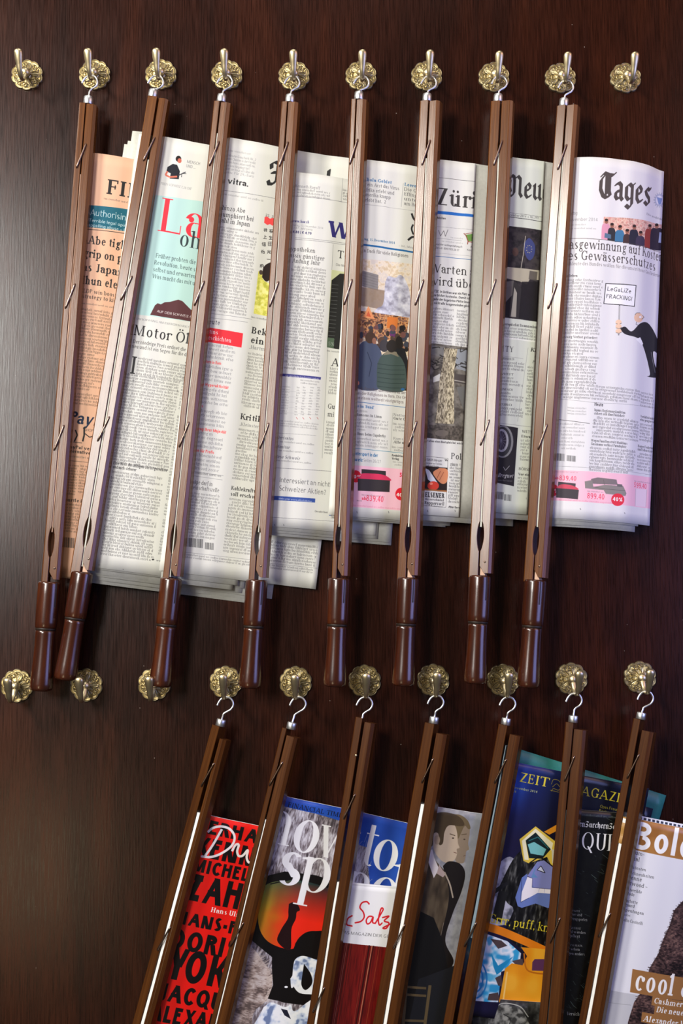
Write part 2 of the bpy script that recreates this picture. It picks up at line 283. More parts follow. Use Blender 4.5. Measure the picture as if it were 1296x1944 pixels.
for i, (t, b, fe, rg, al, wl, wr, gp, dr, cl) in enumerate(LR):
    rod('magazine_stick', t, b, 36., 37., fe, rg, al, wl, wr, gp, dr, cl, 'dark wooden rod in the lower row, holding ' + MAGL[i], MG, length=612., ferrule=i != 2, mat=M_BAR2, screw=(675, 1434) if i == 2 else None)
# ---------------------------------------------------------------- sheets of paper
RES = 3100.; PXM = 1470.   # texels per metre, photo pixels per metre on the wall
def interp(x, pts): return float(np.interp(x, [p[0] for p in pts], [p[1] for p in pts]))
class Sheet:
    """one sheet: anchored at a point, rolled by m, h(X, t) its distance from the wall in mm (X mm to the right of the anchor)"""
    def __init__(s, tl, m, H, x0, x1, hp, hq=None, dx=0., dy=0., dh=0., wav=.5, seed=0):
        s.m, s.H, s.x0, s.x1, s.hp, s.hq = m, H, x0, x1, hp, hq or hp; s.dh, s.wav, s.seed = dh, wav, seed
        k = 1 / math.hypot(1, m); s.r = Vector((k, 0, -m * k)); s.d = Vector((-m * k, 0, -k)); s.O = P(tl[0], tl[1], interp(0, hp)); s.O = Vector((s.O.x, 0, s.O.z)) + s.r * dx / 1000 + s.d * dy / 1000
        xs = np.linspace(x0, x1, 61); sm_ = lambda f: np.array([sum(interp(x + k * 3., f) for k in (-3, -2, -1, 0, 1, 2, 3)) / 7 for x in xs])
        s.xs = xs; s.hs = sm_(hp); s.hb = sm_(s.hq)
        s.al = np.concatenate([[0], np.cumsum(np.hypot(np.diff(xs), np.diff((s.hs + s.hb) / 2)))])   # arc length
    def pt(s, x, t):
        w = s.wav * (math.sin(x * .11 + s.seed) + .6 * math.sin(x * .23 + t * .006 + s.seed * 2)) + s.wav * .5 * math.sin(t * .017 + s.seed + x * .03)
        e = min(1., max(0., t / s.H)); h = np.interp(x, s.xs, s.hs) * (1 - e) + np.interp(x, s.xs, s.hb) * e + s.dh + w * min(1, .25 + abs(x) / 40)
        p = s.O + s.r * (x / 1000) + s.d * (t / 1000); return Vector((p.x, -max(h, .6) / 1000, p.z))
    def build(s, name, mat, parent, nx=30, nt=36, thick=.35, back=None):
        X = np.linspace(s.x0, s.x1, nx); T = np.linspace(0, s.H, nt); A = np.interp(X, s.xs, s.al); V, UV, F = [], [], []
        for t in T:
            for x, a in zip(X, A): V.append(s.pt(x, t)); UV.append((a / s.al[-1], 1 - t / s.H))
        n = len(V)
        for k in range(n): V.append(V[k] + Vector((0, thick / 1000, 0))); UV.append(UV[k])
        mi = []
        for i in range(nt - 1):
            for j in range(nx - 1):
                a = i * nx + j; F.append((a, a + nx, a + nx + 1, a + 1)); mi.append(0); F.append((n + a, n + a + 1, n + a + nx + 1, n + a + nx)); mi.append(1)
        for j in range(nx - 1):
            F.append((j, j + 1, n + j + 1, n + j)); a = (nt - 1) * nx + j; F.append((a, n + a, n + a + 1, a + 1)); mi += [1, 1]
        for i in range(nt - 1):
            a = i * nx; F.append((a, n + a, n + a + nx, a + nx)); b = a + nx - 1; F.append((b, b + nx, n + b + nx, n + b)); mi += [1, 1]
        inv = parent.matrix_world.inverted(); V = [inv @ v for v in V]
        o = mesh_obj(name, V, F, [mat, back or mat], parent, True, UV); o.data.polygons.foreach_set('material_index', mi)
        return o
    def page(s, base, res=RES):
        W, Hh = s.al[-1] / 1000 * res, s.H / 1000 * res; A, B, q = [], [], []
        for x in np.linspace(s.x0, s.x1, 13):
            for t in np.linspace(0, s.H, 13): q.append(tuple(s.pt(x, t))); B.append((np.interp(x, s.xs, s.al) / 1000 * res, t / 1000 * res))
        px = project(np.array(q)); c0 = px.mean(0); sc = np.abs(px - c0).max(0); mon = lambda p: (lambda u, v: np.stack([u * 0 + 1, u, v, u * u, u * v, v * v, u ** 3, u * u * v, u * v * v, v ** 3], -1))((p[..., 0] - c0[0]) / sc[0], (p[..., 1] - c0[1]) / sc[1])
        co = np.linalg.lstsq(mon(px), np.array(B), rcond=None)[0]
        dens = (px[-1] - px[0])
        top = px[0], px[12]; K = Hh / abs(px[12][1] - px[0][1]) * 1.0
        return Page(W, Hh, base, lambda p: mon(np.asarray(p, float)) @ co, K)
# ---------------------------------------------------------------- print shop: paints the printed matter (pages, covers) pixel by pixel
def fill_acc(acc, poly):
    H, W = acc.shape
    p = np.asarray(poly, float); q = np.roll(p, -1, 0)
    for (x0, y0), (x1, y1) in zip(p, q):
        if y0 == y1: continue
        sg = 1.
        if y0 > y1: x0, y0, x1, y1 = x1, y1, x0, y0; sg = -1.
        a = max(0, math.ceil(y0 - .5)); b = min(H, math.ceil(y1 - .5))
        if b <= a: continue
        r = np.arange(a, b); x = x0 + (r + .5 - y0) * (x1 - x0) / (y1 - y0)
        x = np.clip(x, 0, W - 1.001); i = x.astype(int); f = x - i
        acc[r, i] += sg * (1 - f); acc[r, np.minimum(i + 1, W - 1)] += sg * f
SS = 3
def coverage(groups, H, W):
    """groups: list of contour lists in pixel coordinates -> H x W coverage (union of groups)"""
    out = np.zeros((H, W), np.float32)
    for g in groups:
        acc = np.zeros((H * SS, W + 1))
        for c in g:
            c = np.array(c, float); c[:, 1] *= SS; fill_acc(acc, c)
        cv = np.clip(np.abs(np.cumsum(acc, 1)[:, :W]), 0, 1).reshape(H, SS, W).mean(1)
        out = np.maximum(out, cv)
    return out
X, CP, AS, DS = .47, .68, .71, -.21
def glyph(ch, w, t, s):
    G = []
    up = {'Ä': 'A', 'Ö': 'O', 'Ü': 'U', 'ä': 'a', 'ö': 'o', 'ü': 'u', 'é': 'e'}
    if ch in up:
        G, adv = glyph(up[ch], w, t, s)
        y = .80 if ch.isupper() else .60
        G = [g for g in G]
        for cx in (adv * .5 - .1, adv * .5 + .1): G.append([[(cx + .055 * math.cos(a * .5), y + .055 * math.sin(a * .5)) for a in range(13)]])
        return G, adv
    def pl(*p): G.append([list(p)])
    def R(x0, y0, x1, y1): pl((x0, y0), (x1, y0), (x1, y1), (x0, y1))
    def V(x, y0, y1, b=1, tp=1, ww=None):
        ww = ww or w
        R(x, y0, x + ww, y1)
        if s > 0:
            if b: R(x - s, y0, x + ww + s, y0 + t)
            if tp == 1: R(x - s, y1 - t, x + ww + s, y1)
            if tp == 2: pl((x + ww * .4, y1), (x - s * 1.3, y1 - t * 1.6), (x - s * 1.3, y1 - t * 2.5), (x + ww * .4, y1 - t * 2.8))
    def O(cx, cy, rx, ry, a0=0, a1=360, ww=None, tt=None):
        ww = w * 1.05 if ww is None else ww; tt = t if tt is None else tt
        n = 40 if a1 - a0 > 200 else 24
        an = [math.radians(a0 + (a1 - a0) * i / n) for i in range(n + 1)]
        o = [(cx + rx * math.cos(a), cy + ry * math.sin(a)) for a in an]
        q = [(cx + (rx - ww) * math.cos(a), cy + (ry - tt) * math.sin(a)) for a in reversed(an)]
        if a1 - a0 >= 360: G.append([o, q])
        else: pl(*(o + q))
    def D(x0, y0, x1, y1, ww): pl((x0, y0), (x0 + ww, y0), (x1 + ww, y1), (x1, y1))
    def B(cx, cy, r): pl(*[(cx + r * math.cos(a * .45), cy + r * math.sin(a * .45)) for a in range(14)])
    L = .07 + s * .5; m = max(t, .02); h = X / 2
    bt = max(t, .028)
    if ch == ' ': return G, .24
    c = ch
    if c == 'a':
        V(L + .26 - w * .3, .0, .33, 0, 0); O(L + .13, .31, .13 + w * .7, .17, 0, 165); O(L + .14, .14, .14 + w*.3, .15, 70, 300); R(L + .1, .29 - t, L + .27, .29)
        R(L + .26 - w * .3, 0, L + .31 + w * .7 + s * .6, t); adv = L + .42
        if s: B(L + .03 + w * .3, .34, w * .55)
    elif c == 'b': V(L, 0, AS, 0, 2); O(L + .2, h, .2 + w * .3, h + .01, -150, 150); adv = L + .49
    elif c == 'c':
        O(L + .2, h, .2, h + .01, 48, 312); adv = L + .41
        if s: B(L + .33, .37, w * .6)
    elif c == 'd': V(L + .33, 0, AS, 1, 2); O(L + .19, h, .19 + w * .3, h + .01, 30, 330); adv = L + .5
    elif c == 'e': O(L + .2, h, .2, h + .01, 0, 320); R(L + w * .5, .24, L + .4 - (w * .1), .24 + t); adv = L + .45
    elif c == 'f':
        V(L + .07, 0, .58, 1, 0); O(L + .07 + .15, .56, .15, .16, 60, 180, w, t); R(L, X - t, L + .28, X); adv = L + .3
        if s: B(L + .28, .66, w * .5)
    elif c == 'g':
        if s:
            O(L + .17, .32, .16, .155); O(L + .18, -.09, .19, .12, ww=w * .8); D(L + .03, .06, L + .09, .19, w * .8); R(L + .06, .0, L + .3, bt + .03); R(L + .28, .42, L + .42, .42 + t * 1.5); adv = L + .44
        else:
            V(L + .32, -.05, X, 0, 0); O(L + .19, h, .19 + w * .3, h + .01, 30, 330); O(L + .18, -.04, .14 + w, .17, 200, 360); adv = L + .48
    elif c in 'hnm' or c == 'r':
        V(L, 0, AS if c == 'h' else X, 1, 2)
        if c == 'r':
            O(L + .2, X - .17, .2, .17, 50, 150); adv = L + .33
            if s: B(L + .29, .4, w * .58)
        else:
            O(L + .19, X - .17, .17 + w * .4, .175, 0, 160); V(L + .36 - w * .6, 0, X - .16, 1, 0); adv = L + .36 + w * .4 + s + .06
            if c == 'm': O(L + .19 + .32, X - .17, .17 + w * .4, .175, 0, 160); V(L + .68 - w * .6, 0, X - .16, 1, 0); adv += .32
    elif c in 'iıj':
        V(L, 0 if c != 'j' else -.08, X, c != 'j', 2)
        if c != 'ı': B(L + w / 2, .62, max(w * .62, .05))
        if c == 'j': O(L + w - .14, -.07, .14, .13, 210, 360)
        adv = L + w + s + .06
    elif c == 'k': V(L, 0, AS, 1, 2); D(L + w * .7, .2, L + .3, X, bt); D(L + .36 - w * .4, 0, L + .12, .29, w * 1.05); (R(L + .28, 0, L + .5, t), R(L + .22, X - t, L + .42, X)) if s else 0; adv = L + .47
    elif c == 'l': V(L, 0, AS, 1, 2); adv = L + w + s + .06
    elif c == 'o': O(L + .21, h, .21, h + .01); adv = L + .47
    elif c == 'p': V(L, DS, X, 1, 2); O(L + .2, h, .2 + w * .3, h + .01, -150, 150); adv = L + .49
    elif c == 'q': V(L + .33, DS, X, 1, 0); O(L + .19, h, .19 + w * .3, h + .01, 30, 330); adv = L + .5
    elif c == 's':
        O(L + .15, X - .125, .14, .13, 40, 268, w * .9, bt); O(L + .15, .125, .15, .13, -140, 90, w * .9, bt); D(L + .15, .11, L + .05, .30, w * 1.1) if s == 0 else D(L + .2 - w * .2, .12, L + .02, .32, w * 1.1); adv = L + .36
    elif c == 't': V(L + .06, .1, .62 if s == 0 else .6, 0, 0); O(L + .06 + .13, .12, .13, .13, 180, 300, w, t); R(L, X - t, L + .27, X); adv = L + .3
    elif c == 'u': V(L, .15, X, 0, 2); O(L + .17, .165, .17, .175, 180, 340); V(L + .34 - w * .3, 0, X, 1, 2); adv = L + .34 + w * .7 + s + .06
    elif c in 'vwy':
        k = .19; D(L + k - w * .3, 0, L, X, w * 1.05); D(L + k, 0, L + 2 * k, X, bt)
        if c == 'w': D(L + 3 * k - w * .6, 0, L + 2 * k - .03, X, w * 1.05); D(L + 3 * k - .02, 0, L + 4 * k - .02, X, bt)
        if c == 'y': D(L + k - .09, -.19, L + k, 0, bt); B(L + k - .08, -.17, w * .5)
        if s: R(L - s * .6, X - t, L + w + s, X); R(L + (2 if c != 'w' else 4) * k - s, X - t, L + (2 if c != 'w' else 4) * k + s + .02, X)
        adv = L + (2 if c != 'w' else 4) * k + .04 + bt
    elif c == 'x': D(L + .3, 0, L, X, w * 1.05); D(L, 0, L + .3, X, bt); (R(L - .03, 0, L + .12, t), R(L + .22, 0, L + .42, t), R(L - .04, X - t, L + .16, X), R(L + .22, X - t, L + .38, X)) if s else 0; adv = L + .42
    elif c == 'z': R(L, 0, L + .34, bt); R(L, X - bt, L + .34, X); D(L, 0, L + .34 - w, X, w); adv = L + .41
    elif c == 'ß': V(L, 0, .58, 1, 0); O(L + .17, .56, .17, .15, 0, 180); O(L + .18, .14, .18, .2, -120, 90); D(L + .16, .3, L + .24, .55, w * .8); adv = L + .45
    elif c == 'A': D(L + .5, 0, L + .25, CP, w * 1.1); D(L, 0, L + .28, CP, bt * 1.1); R(L + .12, .2, L + .47, .2 + bt); (R(L - .06, 0, L + .14, t), R(L + .42, 0, L + .68, t)) if s else 0; adv = L + .5 + w + s * .6 + .02
    elif c in 'BPR':
        V(L, 0, CP, 1, 1); O(L + .2, CP - .17, .2 + w * .3, .17, -90, 90, None, bt); R(L, CP - bt, L + .21, CP); R(L, CP - .34, L + .21, CP - .34 + bt); adv = L + .5
        if c == 'B': O(L + .22, .18, .22 + w * .3, .185, -90, 90, None, bt); R(L, 0, L + .23, bt); adv = L + .52
        if c == 'R': D(L + .42 - w * .4, 0, L + .2, CP - .32, w * 1.1); R(L + .38, 0, L + .56, t) if s else 0; adv = L + .55
    elif c in 'CG':
        O(L + .3, CP / 2, .3, CP / 2 + .01, 42, 318); adv = L + .56
        if s: R(L + .5, .46, L + .5 + bt, CP)
        if c == 'G': V(L + .44, .02, .3, 0, 1); R(L + .3, .3 - bt, L + .5, .3) if not s else 0; adv = L + .62
    elif c == 'D': V(L, 0, CP, 1, 1); O(L + .24, CP / 2, .32, CP / 2, -90, 90, None, bt); R(L, 0, L + .25, bt); R(L, CP - bt, L + .25, CP); adv = L + .62
    elif c in 'EF':
        V(L, 0, CP, 1, 1); R(L, CP - bt, L + .42, CP); R(L, .33, L + .34, .33 + bt); adv = L + .48
        if s: R(L + .42 - t, CP - .16, L + .42, CP); R(L + .33 - t, .25, L + .33, .44)
        if c == 'E': R(L, 0, L + .44, bt); adv = L + .5; R(L + .44 - t, 0, L + .44, .16) if s else 0
    elif c == 'H': V(L, 0, CP); V(L + .38, 0, CP); R(L, .33, L + .4, .33 + bt); adv = L + .38 + w + s + .06
    elif c == 'I': V(L, 0, CP); adv = L + w + s + .07
    elif c == 'J': V(L + .16, .12, CP, 0); O(L + .16 + w - .14, .13, .14, .14, 200, 360); adv = L + .2 + w + s
    elif c == 'K': V(L, 0, CP); D(L + w * .7, .26, L + .4, CP, bt * 1.1); D(L + .46 - w * .3, 0, L + .16, .4, w * 1.1); (R(L + .38, 0, L + .62, t), R(L + .32, CP - t, L + .52, CP)) if s else 0; adv = L + .58
    elif c == 'L': V(L, 0, CP); R(L, 0, L + .42, bt); R(L + .42 - t, 0, L + .42, .18) if s else 0; adv = L + .46
    elif c == 'M': V(L, 0, CP, 1, 1, bt * 1.2); V(L + .56, 0, CP); D(L + .3 - w * .2, .02, L, CP, w * 1.05); D(L + .3, .02, L + .56, CP, bt); adv = L + .56 + w + s + .07
    elif c == 'N': V(L, 0, CP, 1, 1, bt * 1.2 if s else w); V(L + .44, 0, CP, 0, 1, bt * 1.2 if s else w); D(L + .44 - w * .7, 0, L, CP, w * 1.15); adv = L + .46 + (bt if s else w) + s + .05
    elif c in 'OQ':
        O(L + .32, CP / 2, .32, CP / 2 + .01); adv = L + .7
        if c == 'Q': D(L + .5, -.14, L + .3, .12, w) if s else D(L + .5, -.06, L + .34, .2, w)
    elif c == 'S': O(L + .2, CP - .175, .19, .185, 40, 262, w, bt); O(L + .2, .18, .21, .19, -140, 88, w, bt); D(L + .26 - w * .3, .18, L + .03, .46, w * 1.2); adv = L + .46
    elif c == 'T': V(L + .22, 0, CP, 1, 0); R(L, CP - bt, L + .44 + w, CP); (R(L, CP - .15, L + t, CP), R(L + .44 + w - t, CP - .15, L + .44 + w, CP)) if s else 0; adv = L + .5 + w * .6
    elif c == 'U': V(L, .2, CP, 0, 1); O(L + .24, .22, .24, .23, 180, 360); V(L + .48 - w, .2, CP, 0, 1); adv = L + .55
    elif c in 'VW':
        k = .26; D(L + k - w * .3, 0, L, CP, w * 1.1); D(L + k, 0, L + 2 * k, CP, bt * 1.1)
        if c == 'W': D(L + 3 * k - w * .6, 0, L + 2 * k - .04, CP, w * 1.1); D(L + 3 * k - .03, 0, L + 4 * k - .04, CP, bt * 1.1)
        if s: R(L - s * .6, CP - t, L + w + s, CP); R(L + (2 if c == 'V' else 4) * k - s, CP - t, L + (2 if c == 'V' else 4) * k + s, CP)
        adv = L + (2 if c == 'V' else 4) * k + bt
    elif c == 'X': D(L + .42, 0, L, CP, w * 1.15); D(L, 0, L + .42, CP, bt * 1.1); adv = L + .55
    elif c == 'Y': V(L + .2, 0, .32, 1, 0); D(L + .2, .28, L, CP, w * 1.1); D(L + .2 + w * .4, .28, L + .42, CP, bt * 1.1); adv = L + .5
    elif c == 'Z': R(L, 0, L + .46, bt * 1.1); R(L, CP - bt * 1.1, L + .46, CP); D(L, 0, L + .46 - w * 1.2, CP, w * 1.2); adv = L + .53
    elif c.isdigit():
        q = CP * .96
        if c == '0': O(L + .2, q / 2, .2, q / 2)
        if c == '1': V(L + .16, 0, q, 1, 0); D(L + .04, q - .14, L + .16, q, bt)
        if c == '2': O(L + .19, q - .19, .19, .19, -20, 165, w, bt); D(L, bt, L + .3 - w * .2, .42, w); R(L, 0, L + .38, bt * 1.2)
        if c == '3': O(L + .17, q - .165, .18, .165, -90, 150, w, bt); O(L + .17, .18, .2, .18, -150, 90, w, bt)
        if c == '4': V(L + .26, 0, q, 1, 0); R(L, .17, L + .42, .17 + bt); D(L, .17, L + .24, q, bt * 1.1)
        if c == '5': O(L + .17, .2, .2, .2, -150, 120, w, bt); R(L + .05, q - bt * 1.3, L + .35, q); R(L + .05, .33, L + .05 + bt, q)
        if c == '6': O(L + .2, .2, .2, .2); O(L + .26, .3, .26, .37, 85, 190, w, bt)
        if c == '7': R(L, q - bt * 1.3, L + .38, q); D(L + .1, 0, L + .38 - w * .6, q, w)
        if c == '8': O(L + .2, q - .16, .17, .165, 0, 360, w, bt); O(L + .2, .18, .2, .185, 0, 360, w, bt)
        if c == '9': O(L + .2, q - .2, .2, .2); O(L + .14, q - .3, .26, .37, -95, 10, w, bt)
        adv = L + .46
    elif c in '.,': B(L + .04, .045, .05 + w * .15); (D(L, -.12, L + .05, .02, .03) if c == ',' else 0); adv = L + .15
    elif c == ':': B(L + .04, .045, .055); B(L + .04, .38, .055); adv = L + .16
    elif c == '!': R(L + .02, .18, L + .02 + w, CP); B(L + .06, .045, .055); adv = L + .2
    elif c == '?': O(L + .16, CP - .17, .16, .17, -60, 165, w, bt); R(L + .14, .17, L + .14 + w * .8, .36); B(L + .17, .05, .055); adv = L + .4
    elif c in '-–': R(L, .2, L + (.22 if c == '-' else .4), .2 + bt * 1.3); adv = L + (.28 if c == '-' else .46)
    elif c == '%': O(L + .12, .5, .12, .15, ww=w * .7); O(L + .46, .15, .12, .15, ww=w * .7); D(L + .1, 0, L + .42, CP, bt * 1.3); adv = L + .64
    elif c == '/': D(L, -.05, L + .25, CP, bt); adv = L + .32
    elif c == '|': R(L, -.1, L + bt, CP); adv = L + .12
    elif c == '€': O(L + .28, CP / 2, .24, CP / 2, 50, 310); R(L, .27, L + .36, .27 + bt); R(L, .38, L + .36, .38 + bt); adv = L + .52
    elif c == '+': R(L, .26, L + .36, .26 + bt); R(L + .16, .08, L + .16 + bt, .46); adv = L + .44
    elif c in '„“«»"': B(L, .03 if c == '„' else .6, .05); B(L + .12, .03 if c == '„' else .6, .05); adv = L + .2
    elif c == '&': O(L + .2, .5, .15, .17); O(L + .2, .18, .2, .19, 60, 330); D(L + .5, 0, L + .12, .4, w); adv = L + .6
    elif c in '()': O(L + .2 if c == '(' else L - .1, .28, .2, .46, *((120, 240) if c == '(' else (-60, 60)), w * .8, t); adv = L + .15
    else: R(L, .1, L + .3, .3); adv = L + .36
    return G, adv
FONTS = {  # stem, hairline, serif, width factor
    'serif': (.1, .046, .055, .97), 'serifb': (.135, .055, .055, 1.), 'slab': (.18, .085, .06, 1.), 'title': (.135, .034, .055, 1.), 'poster': (.19, .15, .0, .93), 'didone': (.105, .018, .065, .95), 'light': (.062, .045, .0, .98),
    'sans': (.08, .068, .0, 1.), 'sansb': (.135, .11, .0, 1.02), 'black': (.17, .13, .0, .93), 'gill': (.085, .06, .0, 1.), 'serifl': (.07, .036, .05, .95)}
GC = {}
def layout(txt, font):
    w, t, s, k = FONTS[font]; out = []; x = 0
    for ch in txt:
        if (ch, font) not in GC: GC[ch, font] = glyph(ch, w, t, s)
        G, adv = GC[ch, font]
        out.append((x, G)); x += adv * k
    return out, x, k
def nib(pts, w, th, ang=40):
    """broad pen drawn along a polyline: hull of the nib at both ends of each piece"""
    a = math.radians(ang); n = [(dx * w / 2 * math.cos(a) - dy * th / 2 * math.sin(a), dx * w / 2 * math.sin(a) + dy * th / 2 * math.cos(a)) for dx, dy in ((1, 1), (-1, 1), (-1, -1), (1, -1))]
    G = []
    for (x0, y0), (x1, y1) in zip(pts, pts[1:]):
        P = [(x + u, y + v) for x, y in ((x0, y0), (x1, y1)) for u, v in n]
        c = sorted(set(P))
        def half(c):
            h = []
            for p in c:
                while len(h) > 1 and (h[-1][0] - h[-2][0]) * (p[1] - h[-2][1]) - (h[-1][1] - h[-2][1]) * (p[0] - h[-2][0]) <= 0: h.pop()
                h.append(p)
            return h[:-1]
        G.append([half(c) + half(c[::-1])])
    return G
# gothic letters: (advance, strokes) in em units, x height .5
GOTH = {'T': (.56, [[(.12, .62), (.2, .7), (.36, .66), (.52, .66), (.6, .72)], [(.2, .62), (.1, .5), (.09, .25), (.18, .08), (.3, .03), (.44, .1)], [(.3, .66), (.3, .12)], [(.4, .62), (.4, .2), (.44, .1)]]),
        'N': (.66, [[(.06, .56), (.14, .68), (.24, .64), (.26, .5), (.26, .14), (.2, .05), (.1, .02)], [(.26, .58), (.4, .68), (.5, .6), (.5, .14), (.58, .04)], [(.08, .5), (.06, .3), (.12, .16)]]),
        'F': (.6, [[(.1, .5), (.08, .62), (.2, .7), (.34, .66), (.5, .74)], [(.3, .64), (.3, .2), (.2, .06), (.08, .04), (.04, .12)], [(.14, .38), (.3, .42), (.44, .38)]]),
        'a': (.4, [[(.08, .42), (.2, .48), (.28, .42), (.28, .08), (.34, .02)], [(.28, .28), (.1, .22), (.08, .1), (.14, .03), (.28, .1)]]),
        'g': (.42, [[(.2, .48), (.08, .4), (.08, .12), (.16, .04), (.28, .12)], [(.2, .48), (.3, .42), (.3, -.06), (.2, -.18), (.08, -.12)], [(.3, .44), (.38, .5)]]),
        'e': (.36, [[(.18, .48), (.08, .38), (.08, .12), (.16, .03), (.3, .1)], [(.18, .48), (.27, .4), (.24, .3), (.1, .24)]]),
        's': (.36, [[(.28, .44), (.18, .48), (.1, .4), (.14, .3), (.26, .22), (.28, .1), (.18, .02), (.06, .08)], [(.28, .44), (.32, .5)]]),
        'u': (.44, [[(.06, .44), (.1, .48), (.1, .1), (.18, .02), (.3, .12)], [(.28, .46), (.32, .48), (.32, .08), (.38, .02)]]),
        'r': (.34, [[(.06, .44), (.1, .48), (.1, .04), (.16, .01)], [(.12, .4), (.22, .49), (.3, .42)]]),
        'c': (.34, [[(.2, .48), (.08, .38), (.08, .12), (.16, .03), (.28, .1)], [(.2, .48), (.28, .42)]]),
        'h': (.44, [[(.1, .72), (.1, .04)], [(.12, .42), (.24, .48), (.32, .4), (.32, .06), (.24, -.1)]]),
        'n': (.44, [[(.06, .44), (.1, .48), (.1, .04), (.16, .01)], [(.12, .4), (.24, .49), (.32, .4), (.32, .04), (.38, .01)]]),
        'Z': (.56, [[(.08, .6), (.2, .7), (.44, .62), (.14, .34), (.36, .3), (.42, .14), (.3, .02), (.08, .06)]]),
        'i': (.22, [[(.06, .44), (.1, .48), (.1, .06), (.16, .01)], [(.08, .62), (.14, .66)]]),
        't': (.26, [[(.1, .64), (.1, .08), (.18, .02)], [(.02, .44), (.2, .46)]])}
def smooth(pts, n=8):
    p = [np.array(q, float) for q in pts]; p = [2 * p[0] - p[1]] + p + [2 * p[-1] - p[-2]]; o = []
    for i in range(1, len(p) - 2):
        for k in range(n):
            t = k / n; o.append(tuple(.5 * (2 * p[i] + (p[i + 1] - p[i - 1]) * t + (2 * p[i - 1] - 5 * p[i] + 4 * p[i + 1] - p[i + 2]) * t * t + (3 * p[i] - p[i - 1] - 3 * p[i + 1] + p[i + 2]) * t ** 3)))
    return o + [tuple(p[-2])]
class Page:
    def __init__(self, w, h, base, M=None, K=1.):
        """w, h in texels; M maps points measured on the photograph to texels; K texels per photo pixel"""
        self.W, self.H = int(w), int(h); self.a = np.empty((self.H, self.W, 3), np.float32); self.a[:] = base
        self.M = M or (lambda p: np.asarray(p, float) * K); self.K = K
        self.rng = np.random.default_rng(7)
        self.clip = None
    def m(self, x, y): q = self.M(np.array([[x, y]], float)); return q[0]
    def blend(self, groups, col, al=1.):
        pts = np.concatenate([np.asarray(c, float) for g in groups for c in g])
        x0, y0 = np.floor(pts.min(0)).astype(int) - 1; x1, y1 = np.ceil(pts.max(0)).astype(int) + 2
        X0, Y0, X1, Y1 = max(x0, 0), max(y0, 0), min(x1, self.W), min(y1, self.H)
        if X1 <= X0 or Y1 <= Y0: return
        G = [[np.asarray(c, float) - (X0, Y0) for c in g] for g in groups]
        cv = coverage(G, Y1 - Y0, X1 - X0)[..., None] * al
        r = self.a[Y0:Y1, X0:X1]
        c = col[Y0:Y1, X0:X1] if isinstance(col, np.ndarray) and col.ndim == 3 else np.asarray(col, np.float32)
        r[:] = r * (1 - cv) + c * cv
    def poly(self, pts, col, al=1., sm=False):
        q = self.M(np.asarray(pts, float))
        if sm: q = np.array(smooth(list(map(tuple, q)) + [tuple(q[0])], 6))
        self.blend([[q]], col, al)
    def ell(self, x, y, rx, ry, col, al=1., rot=0):
        c, s = math.cos(math.radians(rot)), math.sin(math.radians(rot))
        self.poly([(x + rx * math.cos(a) * c - ry * math.sin(a) * s, y + rx * math.cos(a) * s + ry * math.sin(a) * c) for a in np.linspace(0, 6.283, 25)[:-1]], col, al)
    def line(self, pts, wd, col, al=1., sm=False):
        q = self.M(np.asarray(pts, float)); q = smooth(list(map(tuple, q)), 6) if sm else q; wd *= self.K; g = []
        for (xa, ya), (xb, yb) in zip(q, q[1:]):
            d = math.hypot(xb - xa, yb - ya) or 1; nx, ny = -(yb - ya) / d * wd / 2, (xb - xa) / d * wd / 2
            g.append([[(xa + nx, ya + ny), (xb + nx, yb + ny), (xb - nx, yb - ny), (xa - nx, ya - ny)]])
            if sm: g.append([[(xb + wd / 2 * math.cos(k), yb + wd / 2 * math.sin(k)) for k in range(6)]])
        self.blend(g, col, al)
    def text(self, x, y, size, s, font='serif', col=(.13, .13, .14), w=None, al=1., rot=0, it=0):
        """x, y baseline start in photo pixels, size em in photo pixels, w fits the run to a width"""
        ox, oy = self.m(x, y); lay, tot, k = layout(s, font); sz = size * self.K; sx = sz if w is None else w * self.K / max(tot, .01)
        cr, sr = math.cos(math.radians(rot)), math.sin(math.radians(rot)); gs = []
        for gx, G in lay:
            gs = []
            for g in G:
                gg = []
                for c in g:
                    c = np.asarray(c, float); u = (gx + c[:, 0] * k) * sx + it * c[:, 1] * sz; v = -c[:, 1] * sz
                    gg.append(np.stack([ox + u * cr - v * sr, oy + u * sr + v * cr], 1))
                gs.append(gg)
            if gs: self.blend(gs, col, al)
    def goth(self, x, y, size, s, col=(.2, .2, .2), sx=1., wt=.11):
        ox, oy = self.m(x, y); sz = size * self.K; u = 0
        for ch in s:
            adv, st = GOTH.get(ch, GOTH['n'])
            gs = []
            for p in st:
                for g in nib(p, wt, .03): gs.append([[(ox + (u + a) * sz * sx, oy - b * sz) for a, b in c] for c in g])
            self.blend(gs, col); u += adv
    def script(self, x, y, size, strokes, wd, col):
        ox, oy = self.m(x, y); sz = size * self.K
        for p in strokes:
            q = smooth(p, 8); g = [[[(ox + a * sz, oy - b * sz) for a, b in c] for c in gg] for gg in nib(q, wd, wd * .55, 35)]
            self.blend(g, col)
    def body(self, x, y, w, n, lead=5.9, size=6.2, col=(.28, .275, .28), al=.78, seed=1, dx=0, font='serif', indent=.12):
        """a column of small print: n lines of width w; far too small to read"""
        r = random.Random(seed); key = (font, round(size * self.K, 1))
        if not hasattr(self, 'gc'): self.gc = {}
        if key not in self.gc:
            d = []
            for ch in 'enirstadhulgobcmfkwz':
                G, adv = glyph(ch, *FONTS[font][:3]); sz = size * self.K; H = int(sz * 1.0) + 2; W = int(adv * sz) + 2
                gs = [[[(a * sz, (.75 - b) * sz) for a, b in c] for c in g] for g in G]
                d.append((coverage(gs, H, W), adv * sz * .92))
            self.gc[key] = d
        d = self.gc[key]; sz = size * self.K
